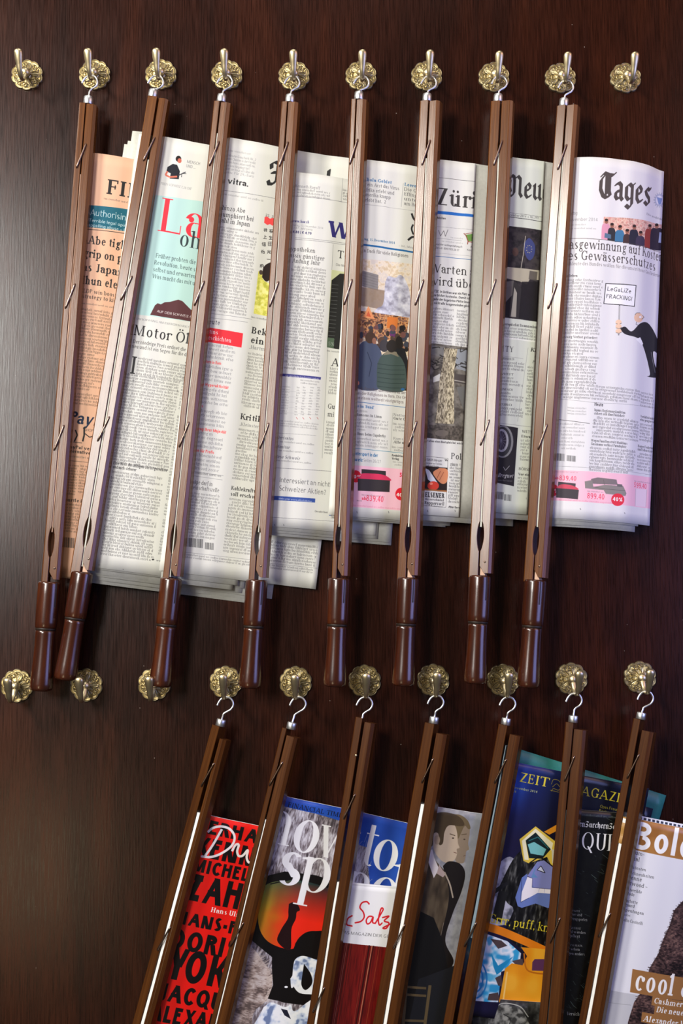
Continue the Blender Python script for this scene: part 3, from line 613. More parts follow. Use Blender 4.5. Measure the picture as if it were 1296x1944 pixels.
        for i in range(n):
            X0 = x + dx * i
            q = self.m(X0, y + i * lead); e = self.m(X0 + w, y + i * lead); ln = (e[0] - q[0])
            cx = q[0] + (ln * .08 if r.random() < indent else 0); end = q[0] + ln * (1 if r.random() > indent * .6 else r.uniform(.3, .9)); cy = q[1]
            wl = r.randint(2, 9)
            while cx < end:
                if wl == 0: cx += sz * .28; wl = r.randint(2, 10); continue
                wl -= 1; g, adv = d[min(len(d) - 1, int(r.random() ** 1.5 * len(d)))]
                a, b = int(cy - .75 * sz), int(cx)
                if a < 0 or b < 0 or a + g.shape[0] >= self.H or b + g.shape[1] >= self.W: cx += adv; continue
                v = self.a[a:a + g.shape[0], b:b + g.shape[1]]; m = (g * al)[..., None]; v[:] = v * (1 - m) + np.asarray(col, np.float32) * m
                cx += adv
    def noise(self, cell, oct=3, seed=0):
        """value noise over the sheet, cell in photo pixels (cx, cy)"""
        rg = np.random.default_rng(seed); out = np.zeros((self.H, self.W), np.float32); am = 1; tot = 0
        cx, cy = (cell if isinstance(cell, tuple) else (cell, cell)); cx *= self.K; cy *= self.K
        for o in range(oct):
            gh, gw = int(self.H / cy) + 3, int(self.W / cx) + 3; g = rg.random((gh, gw)).astype(np.float32)
            ys, xs = np.arange(self.H) / cy, np.arange(self.W) / cx; yi, xi = ys.astype(int), xs.astype(int); fy, fx = (ys - yi)[:, None], (xs - xi)[None]
            fy, fx = fy * fy * (3 - 2 * fy), fx * fx * (3 - 2 * fx)
            out += am * ((g[yi][:, xi] * (1 - fx) + g[yi][:, xi + 1] * fx) * (1 - fy) + (g[yi + 1][:, xi] * (1 - fx) + g[yi + 1][:, xi + 1] * fx) * fy)
            tot += am; am *= .55; cx = max(cx / 2, 1.01); cy = max(cy / 2, 1.01)
        return out / tot
    def tex(self, cols, n, lo=.3, hi=.7):
        """colour ramp over a noise field -> H x W x 3"""
        t = np.clip((n - lo) / (hi - lo), 0, 1)[..., None] * (len(cols) - 1); i = np.minimum(t.astype(int), len(cols) - 2); f = t - i; C = np.asarray(cols, np.float32)
        return C[i[..., 0]] * (1 - f) + C[i[..., 0] + 1] * f
def _fit(self, ch, x0, x1, y, size, font, col, al=1.):
    w, t, s, k = FONTS[font]; G, adv = glyph(ch, w, t, s); P_ = np.concatenate([np.asarray(c, float) for g in G for c in g]); a, b = P_[:, 0].min(), P_[:, 0].max()
    o = self.m(x0, y); e = self.m(x1, y); W_ = e[0] - o[0]; sz = size * self.K
    self.blend([[[(o[0] + (u - a) / (b - a) * W_, o[1] - v * sz) for u, v in c] for c in g] for g in G], col, al)
Page.fit = _fit
def barcode(p, x, y, w, h, seed=1, col=(.2, .2, .2)):
    r = random.Random(seed); u = x
    while u < x + w:
        b = r.choice((.5, .9, 1.4)); p.poly([(u, y + (u - x) * .1), (u + b, y + (u - x) * .1), (u + b - .03 * h, y + h + (u - x) * .1), (u - .03 * h, y + h + (u - x) * .1)], col, .85); u += b + r.choice((.6, 1.1))
# ---------------------------------------------------------------- what is printed on each newspaper and magazine (coordinates measured on the photograph)
INK = (.17, .165, .17); GREY = (.45, .45, .46); BLUE = (.1, .35, .58); RED = (.88, .16, .2); PINK = (.95, .74, .8); WHITE = (.95, .95, .94)
def print1(p):
    p.text(200, 368, 42, 'FINA', 'serifb', INK); p.body(197, 379, 60, 1, size=5.5)
    p.poly([(160, 388), (260, 399), (256, 441), (157, 430)], (.13, .38, .45)); T = (.85, .9, .9)
    p.text(170, 408, 18, 'Authorising', 'light', T, w=76); p.text(168, 420, 8.6, 'Terrible legal opinion,', 'sans', T, w=84); p.text(167, 429, 8.6, 'appalling abuse – Page', 'sans', T, w=84)
    p.line([(157, 434), (256, 445)], 1.1, INK)
    for x, y, s, w in ((166, 462, 'Abe tightens', 108), (158, 487, 'grip on power', 116), (155, 513, 'as Japanese', 108), (153, 538, 'shun elections', 116)): p.text(x, y, 23, s, 'serifb', INK, w=w)
    p.text(158, 555, 11, 'LDP win boosts prime', 'serif', INK, w=92); p.text(156, 565, 11, 'strategy to kick-start', 'serif', INK, w=92); p.body(155, 577, 80, 1, size=5)
    p.body(150, 588, 84, 26, 6.0, 6.6, dx=-.55, seed=3, col=(.3, .25, .22)); p.body(136, 748, 60, 4, 6, 6.6, dx=-.5, col=(.3, .25, .22))
    p.text(128, 802, 33, 'PayPal', 'sansb', (.14, .19, .28), it=.2, w=82)
    p.line([(143, 816), (147, 826), (141, 838)], 2.5, INK); p.line([(160, 815), (160, 826), (157, 838)], 3, INK); p.line([(160, 822), (170, 830), (176, 828)], 1.6, INK); p.ell(160, 813, 2.2, 2.4, INK); p.line([(139, 839), (156, 841)], 1, INK); p.text(160, 818, 7, 'SHOP', 'light', INK)
    p.text(127, 850, 9, 'PayPal ventures', 'sansb', INK, w=68); p.text(126, 858, 9, 'alternative lending', 'sansb', INK, w=76); p.body(128, 867, 40, 1, size=6)
    p.line([(128, 874), (170, 878)], .6, INK)
    p.body(128, 884, 20, 11, 5.4, 5.6, dx=-.5, col=(.3, .25, .22)); p.body(152, 886, 12, 10, 5.4, 5.6, dx=-.5, col=(.3, .25, .22))
    p.text(124, 951, 9, 'turtle in plain', 'serifb', INK, w=60); p.body(118, 958, 45, 10, 5.6, 6, dx=-.4, col=(.3, .25, .22)); barcode(p, 118, 1019, 22, 19)
def print2(p):
    p.poly([(318, 318), (328, 312), (336, 314), (341, 326), (339, 341), (322, 340), (324, 330), (316, 326)], (.12, .13, .16)); p.ell(338.5, 302.5, 5.2, 5.8, (.12, .1, .1)); p.ell(340.5, 306, 3.8, 4.6, (.75, .4, .33))
    p.line([(318, 326), (314, 333), (322, 337), (336, 336)], 3.2, (.85, .45, .36)); p.line([(338, 334), (352, 327)], 1.8, (.25, .25, .28)); p.line([(344, 337), (345, 330), (353, 330)], 1, (.2, .2, .2))
    p.text(354, 309.5, 8.2, 'MENSCH', 'sans', GREY, w=25); p.text(352.5, 317.5, 8.2, 'UND ...', 'sans', GREY, w=18); p.text(305, 351, 6.6, 'PREIS SCHWEIZ 7.30 CHF', 'serifl', GREY, w=58)
    p.poly([(294, 371), (400, 385), (368, 612), (258, 597)], (.70, .84, .815))
    p.text(296, 438, 94, 'La', 'didone', (.93, .2, .26), w=93); p.text(336, 466, 46, 'ohne', 'didone', (.2, .24, .25), w=90)
    for x, y, s, w in ((295, 489, 'Früher probten die Jungen', 106), (292, 502, 'Revolution, heute studieren', 112), (290, 515, 'selbst und erwarten nichts', 106), (288, 528, 'Was macht das mit uns allen?', 114)): p.text(x, y, 12, s, 'serif', (.28, .34, .35), w=w)
    p.poly([(285, 598), (289, 590), (294, 580), (299, 576), (305, 578), (312, 574), (322, 573), (330, 571), (338, 569), (346, 572), (353, 579), (362, 588), (375, 592), (372, 612)], (.34, .2, .21)); p.text(297, 593, 6.8, 'AUF DEN SCHWEIZ-SEITEN', 'sans', WHITE, w=84)
    p.text(259, 607, 5.6, 'UMSCHWUNG AM ENERGIEMARKT', 'serif', GREY, w=98)
    p.text(253, 636, 29, 'Motor Öl', 'serif', INK, w=104); p.text(252, 651, 9.8, 'Der niedrige Preis ordnet die Mächte', 'serif', INK, w=126, al=.85); p.text(250, 660, 9.8, 'neu und ist ein Segen für die deutsche', 'serif', INK, w=128, al=.85)
    p.fit('I', 247, 256, 709, 48, 'serif', INK)
    p.body(262, 682, 92, 6, 5.7, 6.6, dx=-.8, seed=4); p.body(237, 712, 104, 30, 5.75, 6.6, dx=-.8, seed=5); p.text(215, 881, 8.4, 'Eine Welt des billigen Öls ist gerechter', 'serifb', INK, w=99); p.text(214, 888.5, 8.4, 'und auch sicherer', 'serifb', INK, w=43)
    p.body(212, 897, 97, 28, 5.75, 6.6, dx=-.8, seed=6); p.body(350, 690, 60, 64, 5.75, 6.6, dx=-.8, seed=7)
    p.ell(290, 1062, 2.6, 1.4, INK); p.text(296, 1065, 5, 'www.', 'sans', INK)
    for x, y in ((188, 1071), (233, 1079)): p.line([(x, y), (x + 1, y + 2)], 1, GREY)
def cjk(p, x, y, s, strokes):
    for st in strokes: p.line([(x + a * s, y + b * s) for a, b in st], .95, INK)
def print3(p):
    for i, s in enumerate(('Minute-Geschenk Nr. 2', 'den Chaoten in der Familie', 'vom Ihren Lieben weiß nie,', 'er was hingelegt hat?', 'der sie freut sich über die', 'usw. Für 29,- Euro')): p.text(433 - i * .9, 297 + i * 6.3, 7, s, 'light', GREY, w=53 if i != 3 else 44)
    p.body(436, 288, 40, 1, size=5.4, al=.4); p.text(430.5, 348, 16.5, 'vitra.', 'sansb', INK, w=41)
    p.line([(422, 361), (540, 379)], .7, GREY); p.body(424, 370, 76, 1, size=5.4, al=.5); p.goth(505, 351, 68, 'Franhcurter', (.18, .18, .18), .9, .12)
    for x, y, s, w in ((416, 397, 'Shinzo Abe', 49), (411, 409, 'triumphiert bei', 70), (408, 420, 'Wahl in Japan', 66)): p.text(x, y, 13, s, 'serif', INK, w=w)
    p.body(414, 432, 74, 28, 5.8, 6.4, dx=-.75, seed=8, al=.65)
    p.text(503, 410.5, 7.5, '25  24', 'serif', INK); p.poly([(502, 412), (507, 411), (512, 415), (517, 413), (523, 416), (523, 424), (517, 428), (512, 425), (507, 427), (501, 423)], (.93, .3, .3))
    for x, y, st in ((500, 433, [[(0, .3), (1, .35)], [(0, .7), (1, .75)], [(.35, 0), (.25, 1)], [(.7, 0), (.7, 1)]]), (499, 446, [[(.5, 0), (.45, 1)], [(.45, .4), (.9, .45)], [(0, .95), (1, 1)]]), (497, 460, [[(.2, 0), (0, .5)], [(.15, .3), (.15, 1)], [(.4, .1), (1, .1)], [(.4, .35), (1, .35)], [(.4, .55), (1, .55)], [(.45, .75), (.95, .75), (.95, 1), (.45, 1), (.45, .75)]]), (495, 474, [[(.1, .1), (.2, .2)], [(0, .5), (.3, .3), (.1, 1)], [(.6, 0), (.4, .4), (1, .4)], [(.5, .6), (.95, .6), (.95, 1), (.5, 1), (.5, .6)]]), (511, 435, [[(0, .1), (1, .12)], [(.3, 0), (.3, .25)], [(.7, 0), (.7, .25)], [(.1, .4), (.4, .3)], [(.25, .35), (.2, 1)], [(0, .55), (.45, .55)], [(.5, .6), (1, .6)], [(.75, .4), (.5, 1)], [(.75, .6), (1, 1)]]), (510, 447, [[(.2, .1), (.1, .4)], [(.1, .35), (.9, .35)], [(.5, 0), (.5, 1)], [(.2, .65), (.8, .65)], [(0, 1), (1, 1)]]), (509, 459, [[(0, 0), (1, 0), (1, 1), (0, 1), (0, 0)], [(.5, 0), (.5, 1)], [(0, .5), (1, .5)]]), (507, 474, [[(.5, 0), (.5, .5)], [(.1, .1), (.3, .4)], [(.9, .1), (.7, .4)], [(0, .55), (1, .55)], [(.35, .55), (0, 1)], [(.65, .55), (.65, 1), (1, .95)]]), (506, 488, [[(0, .5), (1, .55)]]), (493, 501, [[(.3, 0), (.4, .15)], [(.75, 0), (.6, .15)], [(0, .25), (1, .25)], [(.1, .4), (.1, 1)], [(.1, .4), (.45, .4), (.45, 1)], [(.1, .6), (.45, .6)], [(.75, .4), (.75, .8)], [(.95, .35), (.95, 1)]])): cjk(p, x, y, 7, st)
    n = p.noise(6, 3, 2); p.poly([(490, 515), (530, 520), (520, 602), (481, 595)], p.tex([(.74, .74, .3), (.88, .86, .42), (.93, .92, .6)], n)); p.ell(515, 524, 18, 13, (.82, .82, .78)); p.poly([(497, 526), (500, 507), (512, 498), (530, 496), (530, 535), (515, 530), (505, 534)], (.17, .13, .12), sm=True); p.ell(495, 517, 3.5, 4.5, (.3, .25, .22))
    p.body(476, 603, 45, 1, size=5.6); p.line([(392, 594), (478, 606)], .6, GREY); p.line([(397, 603), (470, 612)], .5, GREY)
    p.text(388, 613, 13, 'Heute', 'serif', (.25, .25, .3), w=29); p.poly([(386, 620), (461, 633), (458, 660), (383, 647)], (.9, .2, .24)); p.text(385, 631, 11.5, 'Putins', 'serif', WHITE, w=28); p.text(388, 643, 11.5, 'Geschichten', 'serif', WHITE, w=50)
    y = 655
    for s, yy, w in ((None, 655, 0), ('Western in Rom', 687, 40), ('Tote Hyperaktivität', 730, 59), ('Luxus', 771, 17), ('Im Auftrag Ihrer Majestät', 813, 74), ('Banken für Profis', 855, 48)):
        x0 = 385 - (yy - 655) * .13
        if s: p.text(x0 - 2 - (9 if s[:2] == 'Im' else 0), yy, 8.4, s, 'sansb', (.93, .25, .25), w=w)
        p.body(x0, yy + (9 if s else 0), 58, 4, 8.2 if s else 7.6, 8, dx=-.9, seed=int(yy), al=.7, col=(.4, .4, .42)); y = yy
    p.line([(355, 893), (424, 903)], .6, GREY); p.body(360, 898, 60, 1, size=6); p.line([(353, 901), (422, 911)], .5, GREY)
    p.text(352, 916, 11, 'Schnäpe darf in', 'serif', INK, w=50, al=.8); p.text(350, 926, 11, 'Gemeinschaftszelle', 'serif', INK, w=64, al=.8); p.body(353, 936, 63, 15, 5.7, 6.4, dx=-.75, seed=9, al=.7)
    barcode(p, 354, 1020, 31, 17, 2); barcode(p, 389, 1029, 16, 13, 3); p.line([(343, 1047), (480, 1063)], .5, GREY); p.body(345, 1053, 250, 2, 5, 5.2, al=.7)
    p.text(476, 632, 18, 'Bekannt', 'serifb', INK, w=66); p.text(474, 650, 18, 'einer', 'serifb', INK, w=44); p.text(472, 661, 10, '„Hartmann', 'serif', GREY, w=48); p.body(470, 672, 60, 18, 5.8, 6.6, dx=-.75, seed=10, al=.7)
    p.text(455, 795, 16, 'Kritik an', 'serifb', INK, w=62); p.text(454, 807, 9, '„Kleinster gemeinsamer', 'serif', GREY, w=90); p.body(452, 816, 62, 17, 5.8, 6.6, dx=-.75, seed=11, al=.7)
    p.text(438, 929, 10.5, 'Kohlekraftwerke', 'serifb', INK, w=67); p.text(436.5, 940, 10.5, 'soll erschwert', 'serifb', INK, w=60); p.body(435, 948, 62, 18, 5.8, 6.6, dx=-.75, seed=12, al=.7)
    p.body(510, 1030, 92, 7, 5.8, 6.6, dx=-.75, seed=13, al=.75); p.line([(500, 1068), (602, 1078)], .5, GREY)
def print4(p):
    p.poly([(652, 332), (657, 333), (657, 337), (652, 336)], INK); p.line([(651, 333), (647, 384)], .5, GREY)
    p.text(560, 355, 8.4, 'Kenneth Rogoff', 'serif', GREY, w=47); p.body(564, 361, 62, 3, 5.6, 6, al=.7); p.line([(560, 372), (700, 390)], .7, GREY); p.body(650, 362, 20, 4, 5.6, 6)
    p.text(553, 421, 8, 'www.fuw.ch', 'sansb', (.18, .17, .4), w=33); p.text(549, 428, 5.8, 'Samstag, 13. Dezember 2014', 'light', GREY, w=64); p.text(557, 434, 5.8, '/ 87. Jahrgang', 'light', GREY, w=36); p.text(555, 442, 7.6, '4.80 | € 4.70', 'sansb', (.18, .17, .35), w=36)
    p.fit('W', 621, 664, 449, 45, 'slab', (.19, .17, .42)); p.line([(560, 451), (700, 467)], .6, GREY); p.line([(560, 454), (700, 470)], .6, GREY)
    for x, y, s, w in ((545, 475, 'Hypotheken', 53), (541, 487, 'massiv günstiger', 74), (541, 497, 'zu Anfang Jahr', 66)): p.text(x, y, 12, s, 'serif', INK, w=w, al=.85)
    p.body(553, 508, 66, 34, 5.8, 6.6, dx=-.45, seed=14, al=.75); p.line([(632, 464), (611, 870)], .5, GREY)
    p.text(638, 489, 22, 'Teure', 'serif', INK, w=60); p.text(637, 504, 6.5, 'Die Not', 'light', INK)
    p.poly([(629, 512), (680, 520), (672, 668), (620, 659)], (.78, .8, .62)); p.poly([(629, 532), (645, 519), (680, 522), (672, 668), (620, 659)], (.15, .15, .14))
    for k in range(16): p.line([(629 - k * .5, 540 + k * 7.4), (642 - k * .5, 541 + k * 7.4)], 1, (.42, .43, .42), .7)
    p.poly([(621, 640), (634, 642), (633, 661), (620, 659)], (.33, .4, .32)); p.text(622, 655, 10, '5%', 'light', (.7, .72, .7)); p.body(620, 667, 50, 1, size=5)
    p.text(627, 694, 22, 'A', 'serif', INK); p.body(643, 684, 30, 2, 6, 6.6, al=.7); p.body(626, 701, 50, 9, 5.8, 6.6, dx=-.45, seed=15, al=.75); p.text(621, 775, 13.5, 'Gut', 'serif', INK, w=19); p.text(621, 790, 13.5, 'mit', 'serif', INK, w=17); p.body(619, 803, 50, 11, 5.8, 6.6, dx=-.45, seed=16, al=.75)
    p.poly([(535, 709), (609, 716), (608, 721), (535, 714)], (.25, .25, .5)); p.text(541, 714.5, 5, 'für sämtliche Laufzeiten sinken', 'sans', WHITE, w=64); p.body(570, 723, 36, 2, 5, 4.6, al=.6)
    for k in range(11):
        p.body(536 - k * .4, 735 + k * 5.1, 12, 1, size=4.6, al=.45, seed=k, indent=0)
        for c in (563, 575, 588, 602): p.body(c - k * .45, 737 + k * 5.1, 4.6, 1, size=4.6, al=.6, seed=k + c, indent=0)
        if k % 2: p.line([(534, 737 + k * 5.1), (605, 742 + k * 5.1)], .3, GREY, .5)
    for c in (562, 574, 587, 601): p.line([(c, 792), (c + 3, 796)], .7, (.7, .2, .2))
    p.body(532, 800, 70, 3, 4.6, 4.4, al=.5); p.line([(528, 822), (600, 827)], .4, GREY)
    for y, s, x, w in ((833, 'Derivatus', 525, 31), (850, 'Monitor', 523, 26), (869, 'Börse Schweiz', 519, 49)): p.text(x, y, 8.8, s, 'serif', (.3, .3, .34), w=w, it=.2); p.body(x + 6, y + 6.5, 66, 1, size=5, al=.6)
    p.line([(515, 888), (660, 897)], .7, GREY); p.text(530, 915, 14, 'Interessiert an nichtkotierten', 'light', (.25, .25, .26), w=140); p.text(529, 931, 14, 'Schweizer Aktien?', 'light', (.25, .25, .26), w=89)
    p.poly([(515, 941), (598, 946.5), (597.5, 954), (515, 949)], (.22, .32, .6)); p.text(529, 947.5, 5, 'Mehr unter www.zkb.ch/akmus', 'sans', WHITE, w=62); p.text(597, 972, 5, 'Die nahe Bank', 'sans', INK, w=25); p.poly([(625, 966), (640, 967), (639, 980), (624, 979)], (.3, .38, .6)); p.poly([(627, 968), (640, 969), (640, 978), (626, 977)], WHITE); p.poly([(628, 972), (631, 969), (635, 973), (631, 977)], (.15, .2, .5)); p.line([(515, 982), (650, 991)], .6, GREY)
    for x in (521, 538): p.line([(x, 995), (x + 1, 998)], 1, GREY)
def crowd(p):
    n = p.noise(5, 3, 3); n2 = p.noise(4, 2, 5)
    p.poly([(686, 491), (800, 503), (790, 745), (675, 731)], p.tex([(.82, .74, .62), (.9, .85, .77), (.84, .8, .76)], n))
    p.poly([(688, 514), (718, 522), (717, 552), (687, 543)], (.55, .53, .52))
    for k in range(6): p.line([(688, 518 + k * 5), (717, 526 + k * 5)], .7, (.4, .39, .38), .7)
    p.poly([(686, 545), (735, 552), (735, 590), (684, 580)], (.55, .47, .4), .8)
    p.poly([(731, 535), (737, 524), (750, 527), (760, 522), (770, 533), (778, 560), (776, 604), (714, 596), (716, 585), (727, 576)], p.tex([(.55, .54, .6), (.74, .74, .8), (.88, .88, .91)], p.noise(9, 3, 6), .2, .8), sm=True)
    p.poly([(684, 590), (776, 603), (770, 650), (680, 640)], p.tex([(.35, .25, .2), (.7, .45, .3), (.85, .65, .42), (.5, .35, .3)], n2)); p.poly([(689, 602), (699, 581), (711, 606)], (.95, .62, .4)); p.poly([(695, 600), (699, 590), (704, 602)], (.85, .4, .25)); p.poly([(735, 601), (755, 603), (754, 625), (734, 622)], (.8, .45, .2)); p.ell(745, 633, 6, 8, (.4, .2, .4))
    rr = random.Random(4)
    for k in range(60):
        x, y = rr.uniform(682, 774), rr.uniform(618, 665); c = rr.choice([(.22, .17, .14), (.3, .24, .2), (.6, .45, .36), (.25, .26, .3), (.45, .3, .28), (.15, .13, .13)]); p.ell(x, y, rr.uniform(3, 5.5), rr.uniform(3.5, 7), c)
    p.poly([(678, 660), (690, 648), (708, 650), (722, 665), (727, 700), (720, 738), (674, 732)], (.3, .34, .42), sm=True); p.ell(703, 641, 10, 11, (.3, .22, .17)); p.ell(710, 647, 4, 6, (.6, .42, .33)); p.line([(697, 668), (705, 690), (700, 715)], 1.4, (.2, .23, .3))
    p.poly([(745, 655), (768, 662), (775, 690), (772, 742), (752, 740)], (.13, .13, .14)); p.ell(757, 650, 7, 12, (.15, .13, .12)); p.ell(724, 648, 7, 9, (.35, .26, .2)); p.ell(729, 656, 9, 12, (.25, .24, .25))
    p.poly([(716, 690), (723, 676), (733, 669), (752, 671), (764, 684), (770, 705), (767, 742), (720, 739), (715, 715)], (.27, .33, .31), sm=True)
    for k in range(6): p.line([(716, 690 + k * 8.5), (742, 694 + k * 8.5), (768, 694 + k * 8.5)], 1.1, (.17, .22, .21), .8)
    p.poly([(727, 674), (733, 666), (752, 668), (757, 678), (742, 672)], (.5, .47, .4)); p.ell(743, 657, 10, 12, (.16, .14, .13)); p.ell(679, 727, 3, 4, (.85, .55, .45)); p.ell(764, 739, 3.5, 2.5, (.2, .4, .6))
def print5(p):
    G = (.36, .36, .37); p.text(688, 343, 9.2, '-Ebola-Gebiet', 'serifb', BLUE, w=56)
    for x, y, s, w in ((683, 352, 'der ein Arzt das Virus', 76), (680, 362, 'in Afrika erlebt und', 69), (679, 371, 'in Amerika knapp', 63), (689, 382, 'erlebt hat.  2', 44)): p.text(x, y, 9.8, s, 'serif', G, w=w)
    p.line([(765, 348), (761, 393)], .5, GREY); p.text(767, 353, 9.2, 'Leerer', 'serifb', BLUE, w=28)
    for y, s in ((362, 'Die Ge'), (371, 'Effinge'), (380, 'unter'), (389, 'am Bah')): p.text(766, y, 9.6, s, 'serif', G, w=31)
    p.line([(690, 388), (790, 401)], .4, GREY); p.line([(781, 405), (785, 415), (792, 421)], 4, INK, sm=True); p.line([(784, 426), (781, 434), (784, 444)], 3.4, INK, sm=True); p.line([(774, 456), (782, 450), (792, 449)], 4, INK, sm=True)
    p.text(679, 455, 6.8, 'Montag, 15. Dezember 2014', 'serifb', (.12, .33, .5), w=71); p.text(756, 468, 6, '– 165. Jahrgang', 'serif', GREY, w=38); p.poly([(680, 462), (800, 479.5), (800, 482.5), (680, 465.5)], (.12, .38, .6))
    p.text(684, 478, 9.6, 'Ein Dach für viele Religionen', 'serif', (.28, .26, .26), w=93); crowd(p)
    for x, y, s, w in ((663, 738, 'Tausende Besucher überrannten an der', 108), (661, 747, 'Im Haus der Religionen in Bern. Die Or', 110), (663, 756, 'ten von einem weltweit einzigartigen', 104)): p.text(x, y, 8.4, s, 'serif', (.35, .3, .3), w=w)
    p.line([(668, 762), (790, 776)], .8, BLUE); p.text(664, 772, 7.8, 'Heute im «Bund»', 'serifb', BLUE, w=46); p.body(672, 781, 20, 1, size=6.5, al=.6)
    p.text(662, 788, 7.6, 'Knallkonsens in Lima', 'serifb', INK, w=62, al=.85); p.body(668, 797, 68, 3, 6.3, 6.6, dx=-.3, al=.6); p.body(668, 816, 20, 1, size=6.5, al=.6); p.text(660, 824, 7.6, 'Volles Haus beim Cupderby', 'serifb', INK, w=72, al=.85); p.body(667, 833, 68, 3, 6.3, 6.6, dx=-.3, al=.6)
    p.line([(745, 784), (741, 856)], .3, GREY)
    for y, s in ((790, 'National'), (835, 'Kunsteis')): p.text(746, y - 1, 6.8, s, 'serif', GREY, w=34); p.text(746, y + 6, 7.4, 'Gute Chance' if y < 800 else 'Alle meister', 'serifb', INK, w=44, al=.85)
    p.body(745, 806, 50, 3, 6, 6.4, al=.6); p.body(743, 850, 50, 2, 6, 6.4, al=.6)
    p.line([(664, 850), (790, 863)], .8, (.25, .5, .6)); p.text(665, 863, 10, 'Wintersport in der', 'sansb', (.12, .38, .58), w=52); p.text(661, 874, 10, 'Schweiz', 'sansb', (.12, .38, .58), w=27); p.text(689, 876, 9, 'Seiten 26/27', 'light', GREY, w=34); p.text(743, 866, 6, 'Redaktion', 'sansb', INK, w=24); p.text(743, 872, 6, 'Verlag', 'sansb', INK, w=14); p.body(745, 878, 40, 2, 5, 5, al=.5)
    p.poly([(660, 882), (800, 894), (795, 972), (656, 961)], PINK); p.ell(675, 904, 10.5, 11.5, (.88, .13, .2)); p.text(664, 907, 10, '40%', 'sansb', WHITE, w=21)
    p.poly([(686, 890), (732, 894), (732, 906), (686, 902)], (.2, .18, .19)); p.poly([(684, 902), (690, 898), (722, 900), (737, 906), (738, 913), (683, 909)], (.82, .2, .35), sm=True); p.poly([(679, 908), (740, 912), (739, 934), (679, 931)], (.21, .19, .2)); p.body(686, 940, 44, 1, size=4.5, al=.6)
    p.text(686, 948, 8.5, 'ab', 'sansb', (.9, .15, .28)); p.text(694, 950, 16, '839.40', 'sans', (.9, .15, .28), w=34); p.body(677, 951, 10, 1, size=4); p.ell(761, 938, 11, 12, (.88, .13, .2)); p.text(751, 942, 10, '40%', 'sansb', WHITE, w=21); p.body(670, 960, 100, 1, size=4.6, al=.4, col=(.7, .2, .3)); p.text(757, 905, 12, '5', 'sansb', (.9, .15, .3))
    for x in (677, 737): p.line([(x, 970), (x + 1, 974)], 1, GREY)
